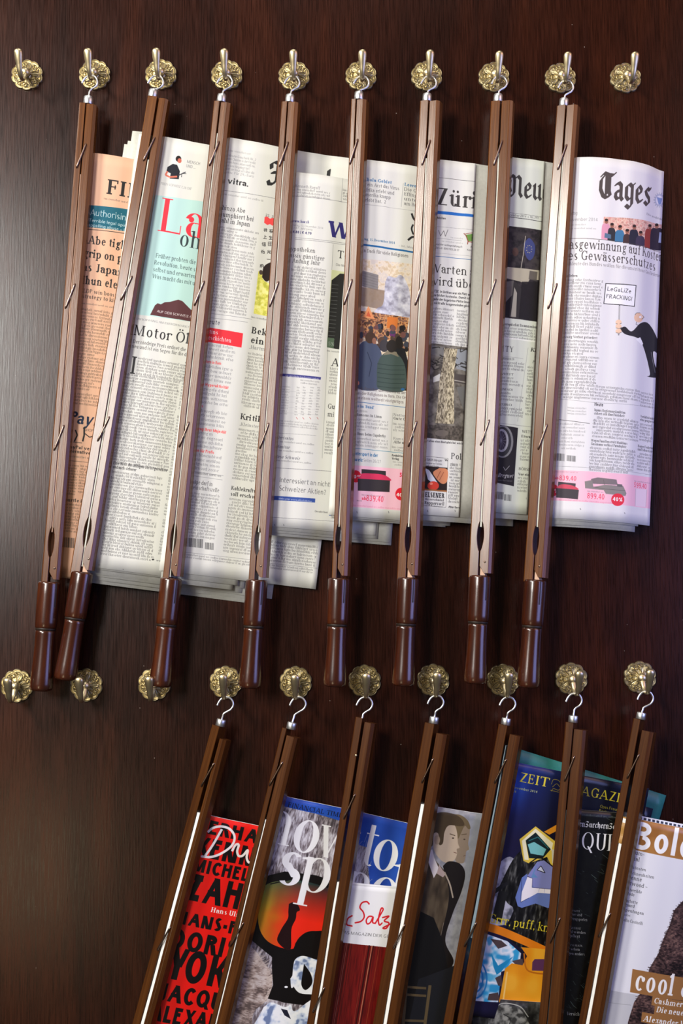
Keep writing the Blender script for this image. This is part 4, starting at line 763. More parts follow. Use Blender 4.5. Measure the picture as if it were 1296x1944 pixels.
def print6(p):
    p.line([(830, 337), (912, 346)], .6, INK); p.text(826, 388, 48, 'Züri', 'title', (.25, .24, .23), w=82); p.poly([(828, 400), (908, 408), (908, 413), (828, 406)], (.15, .4, .7)); p.text(826, 415, 6.4, '- Meilen', 'sansb', INK, w=20)
    p.line([(826, 430), (908, 437)], .4, GREY); p.line([(832, 437), (836, 448), (842, 438), (845, 449), (850, 436)], .9, (.35, .33, .33)); p.body(855, 452, 22, 1, size=4.5, al=.4); p.line([(828, 452), (876, 457)], .4, GREY); p.body(838, 459, 38, 1, size=4.5, al=.4)
    p.poly([(884, 446), (910, 441), (910, 458), (888, 458)], (.42, .58, .28)); p.poly([(895, 450), (910, 449), (910, 455), (896, 455)], (.22, .42, .2)); p.line([(880, 443), (884, 447), (888, 458), (887, 464)], 1.6, (.55, .25, .18)); p.line([(888, 459), (910, 461)], 1.4, (.6, .25, .18)); p.line([(883, 444), (910, 440)], 1, (.55, .3, .2))
    p.text(826, 465, 5.6, 'wuchter-wohngestaltung.ch', 'sans', INK, w=52); p.text(826, 472, 5.6, 'Tel +41 (0)44 923 20 57', 'sans', INK, w=46); p.text(892, 470, 5.6, 'Aus Alt', 'sans', INK); p.text(886, 476, 5.6, 'Kostenlos', 'sans', INK); p.line([(824, 480), (904, 487)], .3, GREY); p.line([(824, 486), (904, 494)], .9, BLUE)
    p.text(812, 516, 24, 'Warten a', 'serif', (.24, .23, .22), w=91); p.text(812, 540, 24, 'wird übe', 'serif', (.24, .23, .22), w=89)
    for k, s in enumerate(('PLÄTZE  In Uetikon war ein Platz auf d', 'plätze bisher kostenlos. Damit ist jet', 'Vergabe der begehrten Plätze innerhal', 'sind nicht alle Seegemeinden gleich s')): p.text(814 - k * .5, 554 + k * 7.4, 6.8, s, 'sansb', INK, w=86, it=.1)
    p.body(818, 587, 42, 12, 5.8, 6.4, dx=-.3, seed=17); p.body(867, 592, 34, 12, 5.8, 6.4, dx=-.3, seed=18)
    n = p.noise(3.4, 4, 8); n2 = p.noise((1.6, 4), 3, 9)
    p.poly([(816, 651), (890, 660), (885, 838), (808, 831)], p.tex([(.3, .28, .25), (.42, .4, .36), (.5, .48, .44)], p.noise(9, 4, 4)))
    p.poly([(860, 662), (890, 665), (889, 706), (866, 700)], (.55, .57, .58)); p.poly([(818, 655), (845, 660), (842, 680), (817, 672)], (.5, .5, .48), .7)
    for k in range(26):
        r = random.Random(k); x, y = r.uniform(818, 888), r.uniform(656, 700); p.line([(x, y), (x + r.uniform(-12, 12), y + r.uniform(-3, 6)), (x + r.uniform(-16, 16), y + r.uniform(-6, 9))], r.uniform(.8, 2.2), (.17, .16, .14), .85, sm=True)
    p.poly([(822, 716), (835, 709), (836, 722), (822, 726)], (.8, .8, .76)); p.poly([(862, 710), (886, 712), (886, 730), (861, 726)], (.3, .28, .26)); p.line([(862, 722), (886, 726)], 2, (.62, .6, .56)); p.poly([(866, 735), (888, 732), (886, 790), (876, 770)], (.42, .42, .4))
    p.poly([(843, 660), (868, 663), (862, 700), (861, 760), (862, 800), (860, 805), (826, 803), (830, 770), (834, 720), (840, 690)], p.tex([(.32, .29, .23), (.55, .51, .41), (.72, .68, .56), (.8, .76, .64)], n2, .25, .75)); p.poly([(812, 806), (886, 810), (885, 838), (808, 831)], p.tex([(.25, .23, .2), (.4, .37, .33)], n)); p.ell(838, 822, 13, 6, (.42, .39, .35))
    p.text(802, 838, 6, 'Wer schon einen Bootsplatz hat, wie hier in', 'sansb', INK, w=86); p.line([(806, 866), (850, 870), (846, 963), (800, 959)], .5, INK)
    p.text(801, 874, 7, 'KAI SHUN Messer', 'sans', INK, w=38); p.text(803, 880, 5, 'Damaszener aus Funktion,', 'sans', INK, w=36); p.text(803, 885, 5, 'Technik und Design.', 'sans', INK, w=30); p.text(843, 875, 8, 'w', 'serifb', INK)
    p.poly([(800, 884), (849, 888), (848, 932), (797, 928)], (.16, .12, .1)); p.poly([(834, 888), (849, 892), (848, 914), (838, 918), (826, 906), (822, 896)], (.8, .52, .36), sm=True); p.line([(836, 894), (829, 908)], 1, (.55, .3, .2)); p.line([(842, 896), (834, 911)], 1, (.55, .3, .2)); p.poly([(806, 888), (814, 892), (830, 916), (826, 922), (812, 910)], (.82, .84, .86)); p.ell(822, 922, 11, 8.5, (.82, .25, .17)); p.ell(818, 918, 3, 2.5, (.95, .55, .45)); p.poly([(798, 927), (848, 931), (848, 934), (798, 930)], (.6, .38, .2))
    p.text(806, 943, 13, 'ELSENER', 'slab', INK, w=37); p.text(806, 949, 6, 'Messerschmied', 'serifb', INK, w=36); p.text(805, 957, 9, 'Rapperswil', 'serifb', INK, w=38); p.body(806, 961, 34, 1, size=4.2, al=.6)
    p.text(855, 871, 16.5, 'Politik', 'serif', INK, w=44); p.text(854, 884, 6.6, 'ZÜRICH', 'serifb', INK, w=15); p.body(872, 884, 24, 1); p.body(853, 890, 44, 12, 5.8, 6.5, dx=-.3, seed=19, al=.85); p.line([(851, 961), (895, 965)], .5, GREY); p.text(850, 964, 5.6, 'Abo-Service 08', 'sansb', INK)
    for x in (811, 863): p.line([(x, 968), (x + 1, 972)], 1, GREY)
def print7(p):
    p.goth(963, 373, 61, 'Neue', (.24, .23, .22), .76, .12); p.text(960, 409, 6.4, 'Dezember 2014  ·  Nr. 291', 'serif', INK, w=64, it=.15, al=.8); p.line([(962, 411), (1045, 424)], 1, INK); p.line([(962, 403), (1045, 415)], .4, INK)
    n = p.noise(7, 3, 11); p.poly([(958, 428), (1045, 440), (1038, 614), (950, 602)], p.tex([(.13, .12, .13), (.2, .18, .19), (.24, .22, .22)], n)); p.ell(978, 478, 6, 8, (.4, .25, .2), .5)
    p.poly([(994, 462), (1004, 452), (1015, 466), (1013, 486), (1004, 494), (996, 482)], (.24, .27, .46), sm=True)
    for k in range(9): a = k * .7; p.ell(1004 + 5 * math.cos(a), 473 + 7 * math.sin(a), .8, .8, (.75, .72, .5))
    p.line([(997, 448), (993, 482), (988, 512)], 1.1, (.75, .72, .65)); p.poly([(955, 506), (1042, 516), (1040, 534), (1005, 530), (1000, 540), (985, 534), (952, 526)], (.68, .65, .57)); p.poly([(1005, 514), (1020, 516), (1018, 534), (1003, 530)], (.3, .28, .26), .8)
    p.poly([(962, 548), (978, 534), (990, 550), (984, 604), (960, 600)], (.2, .19, .19)); p.poly([(952, 545), (972, 543), (966, 602), (950, 600)], (.1, .09, .1)); p.poly([(976, 545), (981, 556), (979, 602), (969, 601)], (.62, .6, .55)); p.poly([(958, 535), (975, 532), (972, 560), (958, 575)], (.45, .43, .4), .8); p.poly([(990, 535), (1040, 535), (1036, 612), (984, 605)], (.11, .1, .11), .9)
    p.text(955, 617, 7.4, 'Europäischer Zusammenhang', 'serifb', INK, w=68); p.body(957, 624, 76, 4, 5.8, 6.5, dx=-.3, seed=20); p.line([(950, 640), (1040, 652)], 3, (.95, .95, .92), .6)
    p.text(944, 666, 16, 'CITY', 'serif', (.3, .3, .3), w=30); p.line([(950, 675), (993, 681)], .4, GREY)
    for k in range(4): p.text(952 - k * 1.5, 682 + k * 29, 6, ('KRIMSKOLEN', 'WEIT', 'EINFACH', 'EURO')[k], 'serif', INK, w=24); p.body(950 - k * 1.5, 689 + k * 29, 44, 3, 6, 6.6, seed=k + 30, indent=.4)
    p.line([(1002, 660), (982, 800)], .4, GREY); p.text(1006, 667, 10.5, 'Klares', 'serifb', INK, it=.2, w=36); p.text(1014, 678, 10.5, 'Bekenntnis', 'serifb', INK, it=.2, w=50); p.text(1010, 689, 7.5, 'Politisches', 'serif', INK, it=.2); p.body(1001, 699, 40, 16, 5.9, 6.8, dx=-.35, seed=21)
    p.line([(946, 803), (1040, 815)], .5, GREY); p.poly([(940, 805), (983, 812), (975, 923), (932, 914)], (.14, .13, .14))
    p.ell(954, 838, 20, 31, (.5, .5, .5)); p.ell(953, 838, 17, 28, (.2, .2, .21)); p.ell(952, 836, 13, 22, (.62, .62, .64)); p.ell(951, 836, 10, 18, (.22, .2, .24))
    for k in range(14): a = k * .45; p.line([(951, 836), (951 + 11 * math.cos(a), 836 + 19 * math.sin(a))], .7, (.6, .6, .62), .7)
    p.line([(955, 886), (959, 893), (967, 884)], .7, (.75, .75, .75)); p.text(944, 905, 11, 'Breguet', 'serif', (.82, .82, .82), w=29, it=.3); p.body(936, 912, 36, 1, size=4.4, col=(.6, .6, .6))
    p.text(990, 821, 7.4, 'WETTER', 'serif', INK, w=28); p.text(989, 830, 7, 'Etwas Regen', 'serifb', INK, w=44); p.body(988, 838, 50, 7, 6, 6.8, dx=-.3, seed=22); p.text(984, 892, 7.4, 'BÖRSEN UND', 'serif', INK, w=44); p.text(983, 902, 7, 'Vor einer Rally', 'serifb', INK, w=46); p.body(982, 909, 50, 5, 6, 6.8, dx=-.3, seed=23)
    barcode(p, 943, 933, 12, 14, 5); barcode(p, 957, 938, 14, 12, 6); p.body(998, 948, 8, 1)
def print8(p):
    D = (.31, .28, .27); p.goth(1134, 376, 70, 'Tages', D, .76, .13)
    p.ell(1252, 379, 9.5, 12, (.72, .74, .8)); p.ell(1252, 379, 6.5, 8.5, (.88, .88, .9)); p.poly([(1247, 373), (1257, 376), (1255, 386), (1251, 388)], (.5, .58, .75))
    for k in range(16): a = k * .393; p.line([(1252 + 8 * math.cos(a), 379 + 11 * math.sin(a)), (1252 + 12 * math.cos(a), 379 + 15 * math.sin(a))], 1.2, (.6, .62, .66))
    p.text(1076, 407, 9.5, 'Montag', 'light', GREY, w=19); p.text(1076, 419, 9.5, 'November 2014', 'light', GREY, w=56); p.body(1082, 428, 30, 1, size=5, al=.5); p.body(1081, 435, 50, 1, size=5, al=.5); p.text(1226, 408, 6, 'Die unabhängige', 'serif', GREY, w=60)
    n = p.noise(4, 3, 12); p.poly([(1146, 411.5), (1262, 428), (1260, 476), (1142.5, 452)], p.tex([(.75, .55, .5), (.9, .78, .7), (.85, .6, .55)], n))
    rr = random.Random(9)
    for x, w, c, hh in ((1150, 9, (.85, .6, .68), 16), (1161, 8, (.2, .2, .22), 22), (1176, 9, (.25, .45, .6), 24), (1189, 7, (.28, .2, .2), 30), (1202, 9, (.16, .16, .22), 20), (1214, 9, (.25, .22, .3), 30), (1232, 10, (.6, .25, .22), 14), (1246, 13, (.2, .17, .22), 10)):
        y0 = 411.5 + (x - 1146) * .15; y1 = 452 + (x - 1142) * .2; p.poly([(x - w, y1), (x - w * .8, y0 + hh), (x, y0 + hh - 4), (x + w * .8, y0 + hh), (x + w, y1)], c, sm=True); p.ell(x + 1, y0 + hh - 8, 3.6, 4.8, (.6, .4, .33)); p.ell(x + 1, y0 + hh - 10.5, 3.4, 2.6, (.2, .15, .14))
    p.poly([(1148, 442), (1160, 445), (1160, 453), (1147, 451)], (.35, .45, .55)); p.poly([(1252, 440), (1260, 443), (1259, 462), (1250, 460)], (.65, .7, .8))
    p.line([(1078, 452), (1262, 482)], .8, D); K = (.3, .28, .28)
    p.text(1067, 472, 26, 'Gasgewinnung auf Kosten', 'serif', K, w=212); p.text(1066, 493, 26, 'des Gewässerschutzes', 'serif', K, w=194); p.text(1069, 503, 9.6, 'Fachleute des Bundes wollen für die umstrittene Gasförderung werben', 'serif', (.5, .48, .48), w=235)
    p.text(1080, 525, 6.8, 'leben', 'serifb', INK, w=15); p.body(1076, 533, 66, 18, 5.9, 6.6, dx=-.4, seed=24, al=.7); p.text(1063, 641, 7, 'Ausweg Verbot gefordert', 'serif', INK, w=68); p.body(1070, 649, 64, 19, 5.9, 6.6, dx=-.4, seed=25, al=.75)
    p.poly([(1149.5, 537), (1207, 541.5), (1203.5, 582.5), (1145.5, 576.5)], INK); p.poly([(1150.8, 538.4), (1205.6, 542.7), (1202.4, 581), (1147, 575.3)], (.93, .93, .93))
    p.text(1152, 551, 11.5, 'LeGaLiZe', 'sans', INK, w=49, it=.12); p.text(1150, 565, 11.5, 'FRACKING!', 'sans', INK, w=53, it=.12)
    p.line([(1176, 579), (1174, 636)], 2.4, INK); p.line([(1176, 580), (1174, 635)], 1.2, WHITE)
    p.poly([(1176, 624), (1186, 620), (1198, 629), (1214, 614), (1228, 612), (1240, 626), (1249, 650), (1254, 668), (1252, 686), (1247, 672), (1240, 668), (1242, 690), (1249, 716), (1228, 714), (1234, 709), (1224, 668), (1214, 646), (1205, 640), (1186, 634)], (.17, .16, .17), sm=True)
    p.poly([(1206, 644), (1214, 640), (1220, 652), (1218, 656)], WHITE); p.line([(1236, 668), (1243, 708)], .8, (.6, .6, .6)); p.line([(1254, 664), (1256, 690)], 1, INK)
    p.ell(1211, 603, 8.5, 9, (.9, .75, .62)); p.ell(1217, 601, 4, 3, (.93, .82, .72)); p.line([(1204, 598), (1207, 594), (1214, 594)], .7, INK); p.ell(1214, 602, 2.2, 2, WHITE); p.line([(1207, 611), (1206, 616), (1212, 618)], .8, INK); p.line([(1218, 598), (1222, 602), (1217, 606)], .7, INK)
    for y in (611, 619, 628): p.ell(1174, y, 5.5, 4.6, (.92, .78, .66)); p.line([(1169, y + 3), (1175, y + 4.4), (1180, y + 2)], .6, INK)
    p.body(1130, 735, 84, 5, 5.9, 6.8, dx=-.3, seed=26, al=.7); p.body(1216, 747, 55, 5, 5.9, 6.8, dx=-.3, seed=27, al=.7); p.line([(1060, 757), (1126, 764)], .4, GREY); p.line([(1126, 764), (1258, 778)], .4, GREY)
    p.text(1128, 770, 9.4, 'Heute', 'sansb', INK, w=17); 
    for x, y, s, w in ((1127, 780, 'Japans Regierungskoalition', 62), (1127, 786.5, 'sichert sich klare Mehrheit', 60), (1121, 838, 'Wegen Familienstreit: Modehaus', 72), (1121, 844.5, 'Gassmann verlässt Paradeplatz', 70), (1215, 792, 'Verhältnismässig', 44), (1214, 798, 'eine progressive', 44), (1210, 848, 'Roger Federer', 40), (1209, 854, 'sind Schweizer', 40)): p.text(x, y, 7, s, 'serifb', (.25, .25, .25), w=w)
    p.body(1125, 794, 86, 7, 5.9, 6.8, dx=-.3, seed=28, al=.75); p.body(1119, 852, 84, 8, 5.9, 6.8, dx=-.3, seed=29, al=.75); p.body(1214, 806, 50, 6, 5.9, 6.8, dx=-.3, seed=30, al=.75); p.body(1209, 862, 50, 6, 5.9, 6.8, dx=-.3, seed=31, al=.75)
    for k in range(3): p.body(1076, 775 + k * 5.5, 5, 1, size=5, al=.5); p.body(1083, 776 + k * 5.5, 30, 1, size=5, al=.5)
    p.line([(1060, 796), (1119, 804)], .7, INK)
    for k in range(8): p.body(1062 - k * .3, 806 + k * 6.6, 46, 1, size=5.4, al=.5, seed=k, indent=.6)
    barcode(p, 1057, 860, 14, 14, 7); barcode(p, 1075, 864, 17, 11, 8); p.line([(1052, 884), (1250, 905)], .4, GREY)
    p.poly([(1040, 891), (1262, 912), (1260, 971), (1036, 948)], PINK); p.text(1052, 909, 7, 'ab', 'sansb', (.9, .2, .32)); p.text(1060, 911, 13, '839.40', 'sans', (.9, .2, .32), w=32); p.ell(1051, 930, 8, 11, (.88, .2, .27)); p.text(1045, 934, 10, '0%', 'sansb', WHITE, w=14); p.body(1054, 896, 40, 1, size=4.4, al=.4)
    p.poly([(1059, 914), (1092, 918), (1091, 928), (1058, 924)], (.3, .27, .29)); p.poly([(1056, 924), (1066, 919), (1086, 922), (1096, 930), (1057, 932)], (.8, .3, .38), sm=True); p.poly([(1055, 926), (1098, 930), (1096, 948), (1055, 944)], (.28, .25, .27))
    p.poly([(1122, 909), (1135, 906), (1170, 910), (1172, 920), (1120, 918)], (.5, .46, .46)); p.poly([(1109, 914), (1124, 911), (1126, 924), (1148, 920), (1182, 922), (1188, 936), (1186, 941), (1150, 937), (1146, 930), (1110, 927)], (.55, .52, .5)); p.line([(1126, 924), (1150, 928), (1186, 931)], .7, (.35, .33, .32)); p.line([(1146, 910), (1147, 920)], .6, (.35, .33, .32)); p.poly([(1171, 918), (1180, 919), (1181, 924), (1171, 923)], (.42, .4, .4))
    p.body(1114, 934, 30, 1, size=4.4, al=.5); p.text(1113, 946, 15.5, '899.40', 'sans', (.9, .22, .33), w=34); p.ell(1172, 948, 12, 12, (.88, .2, .27)); p.text(1162, 950, 11, '40%', 'sansb', WHITE, w=21); p.body(1203, 914, 34, 1, size=4.4, al=.5); p.text(1202, 924, 14, '599.40', 'sans', (.9, .22, .33), w=34)
    p.poly([(1206, 927), (1228, 929), (1226, 962), (1205, 960)], (.93, .84, .87)); p.line([(1206, 927), (1205, 960)], .5, GREY); p.line([(1228, 929), (1226, 962)], .5, GREY); p.ell(1243, 947, 6, 9, (.88, .2, .27)); p.body(1060, 950, 105, 1, size=4.2, al=.4, col=(.7, .2, .3))
    for x, y in ((1100, 965), (1184, 972)): p.line([(x, y), (x + 1.5, y + 3)], 1.2, GREY)
# ---- magazines
BK = (.05, .035, .04)
def mag1(p):
    for x, y, e, s, w, in ((391, 1582, 38, 'ERHARD', 150), (365, 1622, 54, 'KENNY', 146), (362, 1652, 36, 'MICHEL', 112), (348, 1706, 73, 'ZAHA', 150), (331, 1751, 35, 'HANS-PETER', 200), (318, 1797, 54, 'DORIS', 132), (308, 1855, 88, 'YOKO', 166), (296, 1896, 47, 'JACQUES', 168), (279, 1934, 46, 'ALEXAN', 140)): p.text(x, y, e, s, 'poster', BK, w=w)
    p.poly([(398, 1722), (490, 1738), (487, 1748), (396, 1732)], (.9, .08, .06), 0.0)
    p.text(399, 1731, 13.5, 'Hans Ulrich', 'serifb', WHITE, w=76)
    for q in ([(394, 1580), (404, 1572), (420, 1569), (436, 1574), (445, 1588), (440, 1605), (420, 1620), (400, 1627), (383, 1626)], [(421, 1574), (411, 1592), (400, 1610), (389, 1625)], [(440, 1616), (447, 1604), (453, 1604), (450, 1616), (453, 1625), (461, 1624), (470, 1614), (468, 1628), (472, 1637), (479, 1636)]): p.line(q, 4.6, (.93, .9, .9), sm=True)
def mag2(p):
    fur = p.tex([(.28, .25, .27), (.5, .46, .48), (.72, .7, .73), (.86, .85, .88)], p.noise((2.2, 9), 4, 21) * .6 + p.noise(22, 2, 22) * .4, .3, .72)
    B = p.tex([(.1, .25, .62), (.14, .32, .7)], p.noise(40, 2, 3)); p.poly([(490, 1480), (840, 1560), (840, 2000), (380, 2000)], fur); p.poly([(530, 1495), (840, 1575), (820, 1612), (650, 1560), (600, 1545), (536, 1530)], B)
    p.poly([(640, 1530), (840, 1575), (800, 1760), (700, 1760), (704, 1690), (697, 1640), (700, 1610), (670, 1600)], B); 
    for k in range(40): r = random.Random(k); x, y = r.uniform(672, 700), r.uniform(1590, 1680); p.line([(x, y), (x + r.uniform(2, 9), y - r.uniform(6, 18))], .7, (.75, .74, .78), .8)
    p.text(545, 1531, 13, 'FINANCIAL TIMES', 'serif', (.05, .06, .12), w=118)
    p.poly([(484, 1672), (500, 1664), (540, 1654), (600, 1662), (640, 1676), (672, 1700), (660, 1820), (600, 1830), (560, 1835), (520, 1820), (478, 1785), (455, 1770)], BK)
    lens = [(492, 1700), (504, 1680), (530, 1672), (570, 1672), (610, 1682), (650, 1700), (660, 1740), (640, 1785), (606, 1780), (585, 1782), (570, 1796), (548, 1802), (520, 1794), (500, 1778), (490, 1750)]
    ys, xs = np.mgrid[0:p.H, 0:p.W].astype(np.float32); c0 = p.m(492, 1720); c1 = p.m(600, 1750); u = np.clip((xs - c0[0]) / (c1[0] - c0[0]) + .12 * (p.noise(16, 2, 6) - .5), 0, 1)[..., None]; t0 = p.m(560, 1672)[1]; t1 = p.m(560, 1745)[1]; v = np.clip((ys - t0) / (t1 - t0), 0, 1)[..., None]
    C1 = np.array([.72, .62, .12]); C2 = np.array([.95, .16, .08]); top = np.array([.25, .42, .3]) * (1 - u) + np.array([.12, .16, .18]) * u; g = np.clip(u * 1.9, 0, 1); col = (C1 * (1 - g) + C2 * g) * v ** .7 + top * (1 - v ** .7)
    p.poly(lens, col.astype(np.float32), 1, sm=True); p.line([(500, 1676), (530, 1662), (570, 1660), (620, 1670)], 3, BK, sm=True); p.line([(513, 1678), (530, 1674), (560, 1668)], 2, BK)
    p.poly([(548, 1716), (556, 1713), (565, 1718), (569, 1728), (563, 1732), (561, 1745), (553, 1764), (552, 1800), (543, 1803), (526, 1786), (533, 1765), (546, 1744), (547, 1730)], (.12, .03, .04), sm=True); p.poly([(560, 1792), (568, 1780), (582, 1770), (600, 1768), (622, 1772), (622, 1815), (560, 1812)], BK, 1, sm=True)
    for ch, a, b, y, e in (('h', 498, 550, 1596, 132), ('o', 551, 600, 1613, 128), ('w', 597, 675, 1624, 128), ('t', 683, 707, 1639, 128), ('o', 703, 750, 1647, 124), ('i', 756, 776, 1660, 128), ('s', 525, 567, 1676, 132), ('p', 560, 622, 1687, 136), ('e', 619, 662, 1702, 132), ('n', 645, 700, 1712, 132), ('d', 696, 760, 1722, 132)): p.fit(ch, a, b, y, e, 'didone', (.94, .94, .95))
    fl = p.tex([(.4, .34, .32), (.68, .6, .56), (.85, .8, .77)], p.noise((5, 2), 4, 31) * .5 + p.noise(14, 2, 33) * .5, .33, .68)
    p.poly([(455, 1790), (480, 1800), (500, 1826), (515, 1850), (514, 1885), (500, 1905), (480, 1925), (470, 1990), (400, 1990)], fl, sm=True)
    for k in range(130): r = random.Random(k); t = r.random(); x, y = 478 + 36 * math.sin(t * 2.4), 1812 + t * 95; p.line([(x - 6, y), (x + r.uniform(2, 17), y - r.uniform(4, 13))], .7, (.82, .76, .72), .75)
    ice = p.tex([(.45, .52, .68), (.78, .83, .92), (.93, .95, .98), (.97, .98, 1)], p.noise(14, 3, 41), .3, .62); ring = [(556, 1838), (560, 1822), (575, 1815), (600, 1822), (620, 1826), (600, 1860), (600, 1885), (585, 1888), (566, 1884), (555, 1866)]
    p.poly([(516, 1800), (560, 1806), (625, 1806), (612, 1900), (600, 1912), (540, 1904), (528, 1900), (508, 1896), (518, 1870), (516, 1840)], BK); p.poly(ring, ice, sm=True); p.poly([(577, 1830), (590, 1850), (592, 1868), (580, 1880), (572, 1870), (574, 1850)], BK, sm=True)
    p.poly([(500, 1912), (515, 1903), (540, 1912), (552, 1908), (560, 1920), (600, 1900), (600, 1990), (470, 1990)], ice, sm=True); p.poly([(533, 1915), (545, 1918), (552, 1935), (540, 1928)], (.12, .13, .2)); p.ell(543, 1874, 3.4, 2, ice); p.poly([(551, 1858), (558, 1850), (560, 1868), (553, 1876)], ice, sm=True)
def mag3(p):
    p.poly([(640, 1660), (800, 1670), (790, 1802), (640, 1786)], (.93, .93, .93)); n = p.noise((2, 30), 3, 51); p.poly([(640, 1788), (790, 1803), (780, 2000), (560, 2000)], p.tex([(.34, .04, .035), (.42, .06, .05), (.46, .08, .06)], n)); p.poly([(640, 1675), (800, 1687), (800, 1690), (640, 1678)], (.75, .75, .75), .6)
    R = (.85, .12, .16)
    for q in ([(701, 1717), (696, 1712), (687, 1714), (683, 1723), (689, 1731), (691, 1741), (685, 1749), (674, 1752)], [(707, 1740), (700, 1740), (695, 1747), (697, 1754), (703, 1751), (708, 1741), (707, 1751), (712, 1753)], [(712, 1753), (722, 1736), (727, 1726), (723, 1725), (718, 1745), (720, 1756), (725, 1752)], [(725, 1742), (738, 1739), (729, 1748), (738, 1752), (733, 1762), (727, 1761), (745, 1752)], [(669, 1738), (660, 1744), (658, 1755), (668, 1758)]): p.line(q, 2.9, R, sm=True)
    p.text(645, 1772, 8.6, 'DAS MAGAZIN DER GEIST', 'light', (.2, .2, .2), w=112)
    for dx, c, w in ((0, (.62, .3, .24), 1.2), (3, (.7, .45, .38), .9), (7, (.2, .02, .02), 1.4), (12, (.24, .03, .03), 1), (40, (.55, .25, .16), .8), (45, (.2, .02, .02), 3), (50, (.72, .5, .36), 1.4), (53, (.2, .02, .02), 2), (64, (.6, .28, .15), .8)): p.line([(656 + dx, 1790 + dx * .1), (628 + dx * 1.0, 1960)], w, c)
def mag4(p):
    q = lambda L: [(x / 3.447 + 620, y / 3.447 + 1380) for x, y in L]; n = p.noise(10, 3, 61)
    p.poly(q([(600, 480), (1150, 560), (1150, 2100), (300, 2100)]), p.tex([(.5, .5, .52), (.6, .6, .61)], n)); p.poly(q([(940, 500), (1100, 560), (1000, 1200), (880, 1700), (860, 1500)]), (.54, .56, .6), .6)
    SK, SK2, HR = (.7, .63, .54), (.52, .46, .38), (.27, .22, .15)
    p.poly(q([(845, 640), (925, 655), (935, 690), (925, 760), (930, 800), (912, 815), (905, 860), (890, 892), (845, 880), (830, 800)]), SK2, sm=True); p.poly(q([(800, 575), (870, 575), (920, 610), (940, 660), (925, 668), (900, 650), (860, 730), (840, 700)]), (.4, .34, .24), sm=True)
    p.poly(q([(700, 690), (760, 640), (830, 640), (852, 690), (858, 760), (868, 790), (850, 800), (852, 830), (835, 870), (790, 890), (745, 870), (700, 800)]), SK, sm=True); p.poly(q([(640, 600), (740, 560), (830, 570), (880, 600), (900, 640), (870, 650), (800, 645), (770, 690), (760, 760), (735, 770), (730, 700), (700, 700), (690, 780), (640, 760)]), HR, sm=True)
    p.ell(*q([(722, 740)])[0], 5.5, 9, (.62, .54, .45)); p.line(q([(805, 700), (840, 712)]), 1.4, HR); p.ell(*q([(826, 728)])[0], 2.2, 1.3, (.25, .2, .16)); p.ell(*q([(900, 735)])[0], 2, 1.1, (.25, .2, .16)); p.line(q([(830, 820), (850, 826)]), 1.2, (.4, .28, .24)); p.line(q([(893, 845), (908, 840)]), 1, (.35, .25, .2)); p.line(q([(880, 705), (915, 700)]), 1.2, (.3, .24, .16))
    J = p.tex([(.2, .165, .125), (.28, .235, .18), (.35, .3, .23)], p.noise((7, 26), 2, 62), .2, .8); p.poly(q([(600, 880), (690, 850), (760, 930), (800, 960), (820, 1100), (780, 1250), (740, 1400), (720, 1500), (740, 2100), (300, 2100), (500, 1200)]), J)
    p.poly(q([(760, 910), (800, 880), (870, 895), (905, 960), (880, 1080), (820, 1230), (775, 1400), (830, 1530), (790, 1620), (820, 1700), (740, 1760), (700, 1500), (750, 1350), (800, 1100)]), (.09, .07, .065), sm=True); p.poly(q([(690, 800), (705, 860), (735, 930), (700, 990), (670, 900), (650, 830)]), (.85, .82, .8)); p.poly(q([(735, 900), (760, 940), (780, 960), (760, 985), (720, 960)]), (.7, .62, .58)); p.line(q([(770, 950), (805, 1030), (825, 1115)]), 3, (.62, .57, .5), sm=True); p.line(q([(745, 1370), (765, 1280)]), .8, (.5, .45, .4))
    p.poly(q([(560, 1180), (700, 1250), (760, 1400), (800, 1640), (760, 1800), (740, 2100), (300, 2100)]), (.06, .055, .06)); p.poly(q([(600, 1650), (840, 1560), (900, 1700), (900, 2100), (500, 2100)]), (.1, .105, .12)); W = (.36, .3, .2)
    for a, b in (((510, 1700), (650, 1710)), ((505, 1750), (650, 1760)), ((500, 1920), (650, 1925))): p.line(q([a, b]), 4.5, W)
    for a, b in (((520, 1690), (500, 1944)), ((675, 1690), (640, 1960))): p.line(q([a, b]), 6, W)
